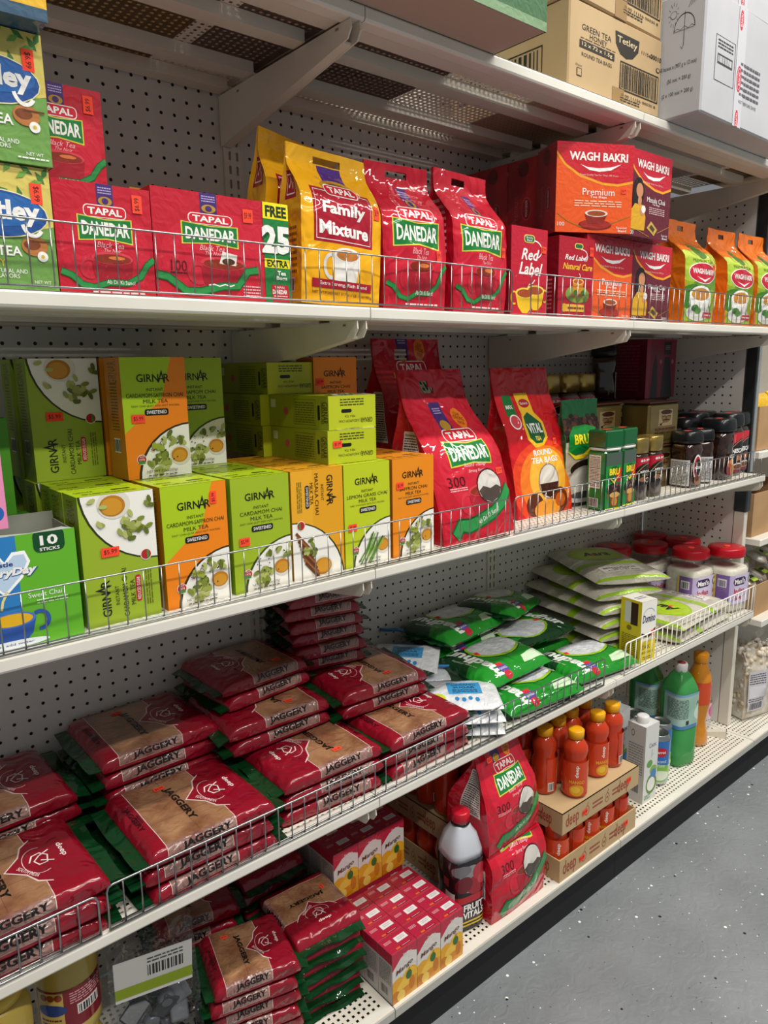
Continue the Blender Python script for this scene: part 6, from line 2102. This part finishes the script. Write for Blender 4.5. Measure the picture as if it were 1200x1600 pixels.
# tall orange mango drink
mg = MB().lathe([(1.0, .02), (1.35, .15), (1.4, .8), (1.2, 2.2), (1.05, 3.2), (1.3, 4.6), (1.4, 5.4), (1.42, 8.6), (1.25, 9.4), (.75, 10.6), (.6, 10.9)], 'mangojuice', 28)
ink(mg, label_wrap(1.43, 2.9, -200, 20, 5.6, n=22), D(2.1).r(0, 0, 100, 100, 'cf4a20', 1).t('deep', 58, 62, 26, WHT, 3, 13, rot=90, b=.02).t('MANGO', 58, 18, 16, 'f0b028', 3, 22, b=.03), 'gloss')
mgo = obj(mg, 'drink_bottle', 57.0, -12.9, ZB, 10, 'tall orange mango drink bottle with an orange cap', 'bottle')
part(MB().lathe([(.72, 10.7), (.85, 10.8), (.9, 11.9), (.8, 12.0), (.2, 12.02)], 'plas:e8951a', 24), 'cap', mgo, 'orange cap')
sm = MB().lathe([(.8, .02), (1.0, .2), (1.0, 4.6), (.8, 5.4), (.5, 5.9)], 'clearjar', 20)
ink(sm, label_wrap(1.01, 2.2, -200, 20, 1.9, n=16), D(2).r(0, 0, 100, 100, 'd9c0d0', 1).e(60, 50, 20, 40, 'd24a8a', 2), 'gloss')
so = obj(sm, 'drink_bottle', 60.6, -11.9, ZB, 0, 'small clear bottle with a pink label behind the orange bottle', 'bottle')
part(MB().lathe([(.55, 5.85), (.58, 6.4), (.3, 6.45)], 'plas:e8e4e6', 16), 'cap', so)
obj(MB().prism([(0, 0), (3.4, 0), (3.4, .25), (.2, 1.0), (0, 1.0)], 'x', 0, .9, 'cream').box(0, 0, 0, .9, .1, 1.0, 'paint:d9d6cc'), 'shelf_clip', 60.5, -15.2, ZB, 24, 'small off-white metal wedge left lying near the white post', 'clip')

# jaggery on the base deck
stack(-6.1, -12.0, ZB, 6, -14, 'of the front stack on the base deck', 0, .3, .72)
stack(-7.4, -5.6, ZB, 7, -10, 'of the rear stack on the base deck', 0, .3, .72)
stack(-.3, -11.2, ZB, 6, -94, 'of the base deck stack with green ends outward', 0, .25, .74)
stack(-1.0, -4.3, ZB, 7, -90, 'of the hidden base deck stack', 0, .2, .74)

# yellow jars and crumpled clear bags in the near corner
gh = MB().lathe([(1.5, .02), (1.8, .2), (1.85, .8), (1.85, 5.3), (1.6, 6.0), (1.35, 6.3)], 'gheeyellow', 28)
ink(gh, label_wrap(1.87, 2.7, -150, -10, 1.1, n=18), D(1.7).r(0, 0, 100, 100, '7c1420', 1).r(4, 4, 36, 92, 'c9ab5a', 2).e(24, 52, 20, 15, '24407c', 3).c(14, 84, 5, '8a3a1a', 3).c(24, 84, 5, '8a3a1a', 3).c(34, 84, 5, '8a3a1a', 3).lines(8, 12, 28, 20, 2, '5a3a14', 3).r(56, 30, 32, 26, 'e8e0da', 2).bars(58, 32, 28, 20, '222222', 3, 12).lines(48, 62, 46, 30, 5, 'd9a0a4', 2), 'gloss')
g_ = obj(gh, 'ghee_jar', -17.6, -10.2, ZB, -30, 'yellow jar with a dark red label, lower one of the two in the near corner', 'jar', 'yellow jars with dark red labels')
part(MB().lathe([(1.3, 6.25), (1.55, 6.3), (1.55, 6.9), (1.4, 7.0), (.3, 7.0)], 'plas:c9a83a', 24), 'lid', g_, 'yellow lid')
dup(g_, -17.6, -10.2, ZB + 7.02, -20, 'yellow jar with a dark red label, upper one of the two in the near corner')
dup(g_, -22.0, -12.6, ZB, 0, 'yellow jar with a dark red label, lower one at the very edge of the photo')
dup(g_, -22.0, -12.5, ZB + 7.02, 20, 'yellow jar with a dark red label, upper one at the very edge of the photo')
def crumple(w, d, h, seed, x, y, z, rz, lb, card):
    mb, f, l = pouch(w, d, h, 'clearbag', t0=.3, t1=.95, seed=seed, amp=.7, nu=14, nv=18, fold=.5)
    t = obj(mb, 'clear_bag', x, y, z, rz, lb, 'bag', 'crumpled clear bags')
    inside = MB()
    rq = random.Random(seed)
    for k in range(16):
        c0 = Vector((w * rq.uniform(.22, .78), d * rq.uniform(.3, .7), h * rq.uniform(.08, .62)))
        R_ = Matrix.Rotation(rq.uniform(0, 3), 3, 'X') @ Matrix.Rotation(rq.uniform(0, 3), 3, 'Z')
        n0 = len(inside.v)
        if k % 3: inside.box(-.9, -.6, -.12, .9, .6, .12, ('plas:54565b', 'plas:3b3d42', 'plas:7c7e84')[k % 3], .1)
        else: inside.lathe([(.45, -.3), (.55, -.2), (.55, .3), (.3, .4)], 'plas:66686e', 12)
        for q in range(n0, len(inside.v)):
            inside.v[q] = tuple(c0 + R_ @ Vector(inside.v[q]))
    part(inside, 'contents', t, 'grey plastic things inside')
    if card:
        c = MB()
        F = Flat((w * .05, -.25, h * .72), (1, 0, 0), (0, -.25, .97), w * .85, h * .34)
        ink(c, F, D(1.3).r(0, 0, 100, 100, 'd2d0cb', 0).r(0, 8, 100, 26, '8fa51c', 1).r(0, 0, 100, 6, 'e6e4e0', 1).bars(42, 46, 46, 26, '2a2a2a', 1, 18).lines(42, 76, 46, 16, 2, '4a4a4a', 1), 'paper')
        ink(c, Flat((w * .9, -.25 + .02, h * .72), (-1, 0, 0), (0, -.25, .97), w * .85, h * .34), D(1.3).r(0, 0, 100, 100, 'd2d0cb', 0), 'paper')
        part(c, 'header_card', t, 'white header card with a green band')
    return t
crumple(5.6, 3.0, 11.0, 3, -15.6, -11.6, ZB + .02, -14, 'crumpled clear bag with a white and green header card', True)
crumple(5.4, 3.2, 6.0, 8, -14.6, -16.9, ZB, -6, 'crumpled clear bag lying in front of the carded one', False)

# ------------------------------------------------------------------ cartons on the top shelf
kc = carton(13.1, 12.5, 6.4, 'board', 'paper', b=.12, f=art_kraft(), l=art_kraft_side())
k1 = obj(kc, 'shipping_carton', 23.1, -15.6, ZT, 0, 'brown shipping carton with black print on the top shelf, lower of two', 'carton', 'brown shipping cartons')
dup(k1, 23.0, -15.75, ZT + 6.45, 1, 'brown shipping carton on the top shelf, stacked upon the one with the bar code')
wc = carton(20.0, 13.0, 9.7, 'whitecarton', 'paper', b=.15, f=art_white_front(), l=D(1.34).sub(art_white_side(), 70, 0, 29, 100))
w1 = obj(wc, 'shipping_carton', 36.4, -19.3, ZT, 1, 'white shipping carton with an umbrella mark jutting from the top shelf', 'carton', 'white shipping cartons')
dup(w1, 36.9, -18.8, ZT + 9.75, 0, 'white shipping carton stacked upon the one with the umbrella mark')
gcn = carton(17.0, 17.0, 9.0, 'paper:b09a8c', 'wrap', b=.1, f=D(1.9).r(0, 0, 100, 100, '3d6a40', 1).r(0, 0, 100, 6, '7c9c74', 2).lines(60, 20, 34, 50, 5, '86a880', 2), r=D(1.9).r(0, 0, 100, 100, '3d6a40', 1))  # kraft base, seen from below, tinted pink with reflected red
obj(gcn, 'shipping_carton', -3.0, -20.6, ZT, 0, 'green wrapped carton overhanging the front of the top shelf', 'carton')
for x, lb in ((-26.5, 'plain brown carton on the top shelf at the near end'), (-15.0, 'plain brown carton on the top shelf over the red tea boxes')):
    obj(carton(11.0, 14.0, 10, 'board', 'paper', b=.1), 'shipping_carton', x, -15.4, ZT, 0, lb, 'carton')
obj(carton(9.0, 9.0, 1.6, 'board', 'paper', b=.05, f=D(5).t('12 x 200g', 30, 50, 50, '6a4a2a', 1, 34)), 'shipping_carton', 57.0, -16.4, ZT, 0, 'flat piece of carton at the far end of the top shelf', 'carton')

# ------------------------------------------------------------------ beyond the white post
def slab(x, y, z, w, d, lb):
    obj(MB().box(0, 0, -.9, w, d, 0, 'lip', .1), 'side_shelf', x, y, z, 0, lb, 'shelf', 'shelves beyond the white post')
slab(66.2, -14.0, Z2 + 2.2, 22, 13, 'off-white shelf beyond the post with a carton of yellow packs')
slab(66.2, -15.0, Z3 + 8.2, 22, 14, 'off-white shelf beyond the post with clear packs on it')
slab(66.2, -16.0, Z3 - 2.2, 22, 15, 'off-white lowest shelf beyond the post')
obj(MB().box(0, 0, ZB, 0.6, 14, 80, 'cream'), 'side_upright', 88.6, -14.5, 0, 0, 'cream upright at the far end of the shelves beyond the post', 'post')
def opencase(x, y, z, w, d, h, lb):
    mb = MB()
    for a in ((0, 0, 0, w, .15, h), (0, d - .15, 0, w, d, h), (0, .15, 0, .15, d - .15, h), (w - .15, .15, 0, w, d - .15, h), (.15, .15, 0, w - .15, d - .15, .15)):
        mb.box(*a, 'kraft')
    return obj(mb, 'open_carton', x, y, z, 0, lb, 'carton', 'open cartons beyond the post')
opencase(67.0, -13.2, Z2 + 2.2, 14, 10, 5.5, 'open brown carton of yellow packs beyond the dark post')
opencase(66.6, -13.6, Z3 + 8.2 + .0, 16, 11, 5.6, 'open brown carton just below the shelf beyond the post')
opencase(66.8, -14.6, Z3 - 2.2, 16, 11, 4.2, 'open brown carton holding clear packs beyond the post')
yp = flatbag(5.0, 3.6, 1.4, 'e0b414', 'film', seed=3, side=False)[0]
y0_ = None
for k, (x, y, z, rx) in enumerate(((68.2, -11.6, 3.4, 70), (73.0, -11.8, 3.6, 72), (68.6, -9.2, 4.0, 66), (73.4, -9.0, 4.2, 70))):
    lb = 'yellow snack pack leaning in the open carton, %s' % ('in front near the post', 'in front farther off', 'behind near the post', 'behind farther off')[k]
    if y0_ is None: y0_ = obj(yp, 'snack_pack', x, y, Z2 + 2.2 + z, 0, lb, 'pack', 'yellow snack packs', rx=rx)
    else: dup(y0_, x, y, Z2 + 2.2 + z, 10 * k, lb, rx=rx)
cp = flatbag(4.6, 4.0, 1.6, 'zipbag', 'film', seed=5, side=False, amp=.2)[0]
ci = MB().lathe([(.3, .2), (1.2, .4), (1.5, .7), (1.0, 1.2), (.2, 1.3)], 'nuts', 12, 2.3, 2.0)
y1_ = None
for k in range(6):
    x, y, z = 67.6 + 4.9 * (k % 3), -13.6 + .5 * (k % 2), Z3 - .1 + 2.6 * (k // 3)
    lb = 'clear pack with pale contents in the low open carton, %s one of the %s layer' % (('first', 'second', 'third')[k % 3], ('lower', 'upper')[k // 3])
    if y1_ is None:
        y1_ = obj(cp, 'clear_pack', x, y, z, 0, lb, 'pack', 'clear packs with pale contents', rx=24)
        part(ci, 'contents', y1_)
        t_ = MB(); ink(t_, Flat((1.6, 1.0, 1.7), (1, 0, 0), (0, 1, 0), 1.4, 1.6), D(.9).r(0, 0, 100, 100, '9ab82a', 1).r(0, 40, 100, 30, '1c1c1c', 2), 'paper'); part(t_, 'label', y1_)
    else: dup(y1_, x, y, z, 5 * k, lb, rx=24)

# big clear bag of puffed lotus nuts on the deck
nb, f, l = pouch(7.0, 4.6, 13.5, 'clearbag', t0=.55, t1=.92, seed=31, amp=.25, nu=12, nv=18)
nb_o = obj(nb, 'nut_bag', 66.4, -14.6, ZB + .02, -14, 'tall clear bag of round pale nuts with a printed label, beyond the post', 'bag')
rg = random.Random(5)
nn = pouch(6.3, 3.9, 9.2, 'nuts', t0=.7, t1=1.5, seed=31, amp=.2)[0]
nn.v = [(x + .35, y + .35, z + .15) for x, y, z in nn.v]
for k in range(420):
    while True:
        x, y, z = rg.uniform(.5, 6.5), rg.uniform(.5, 4.1), rg.uniform(.4, 9.0)
        if y < 1.2 or x < 1.1 or z > 8 or k % 3 == 0: break
    r = rg.uniform(.30, .42)
    prof_ = [(r * math.sin(math.pi * t / 5) + .001, z + r - r * math.cos(math.pi * t / 5)) for t in range(6)]
    nn.lathe(prof_, 'nuts', 8, x, y, cap=False)
no = part(nn, 'nuts', nb_o, 'pale round nuts'); no['kind'] = 'stuff'
lb_ = MB()
ink(lb_, f, D(.6).r(0, 0, 100, 100, 'c9c6cc', 1).lines(6, 66, 88, 28, 5, '4a4850', 2).r(8, 34, 84, 28, 'dad8de', 2).lines(6, 22, 88, 10, 2, '4a4850', 2).bars(12, 4, 76, 16, '2a2a2a', 2, 18), 'paper', .5, 1.4, 3.0, 5.6)
part(lb_, 'label', nb_o, 'grey printed label')
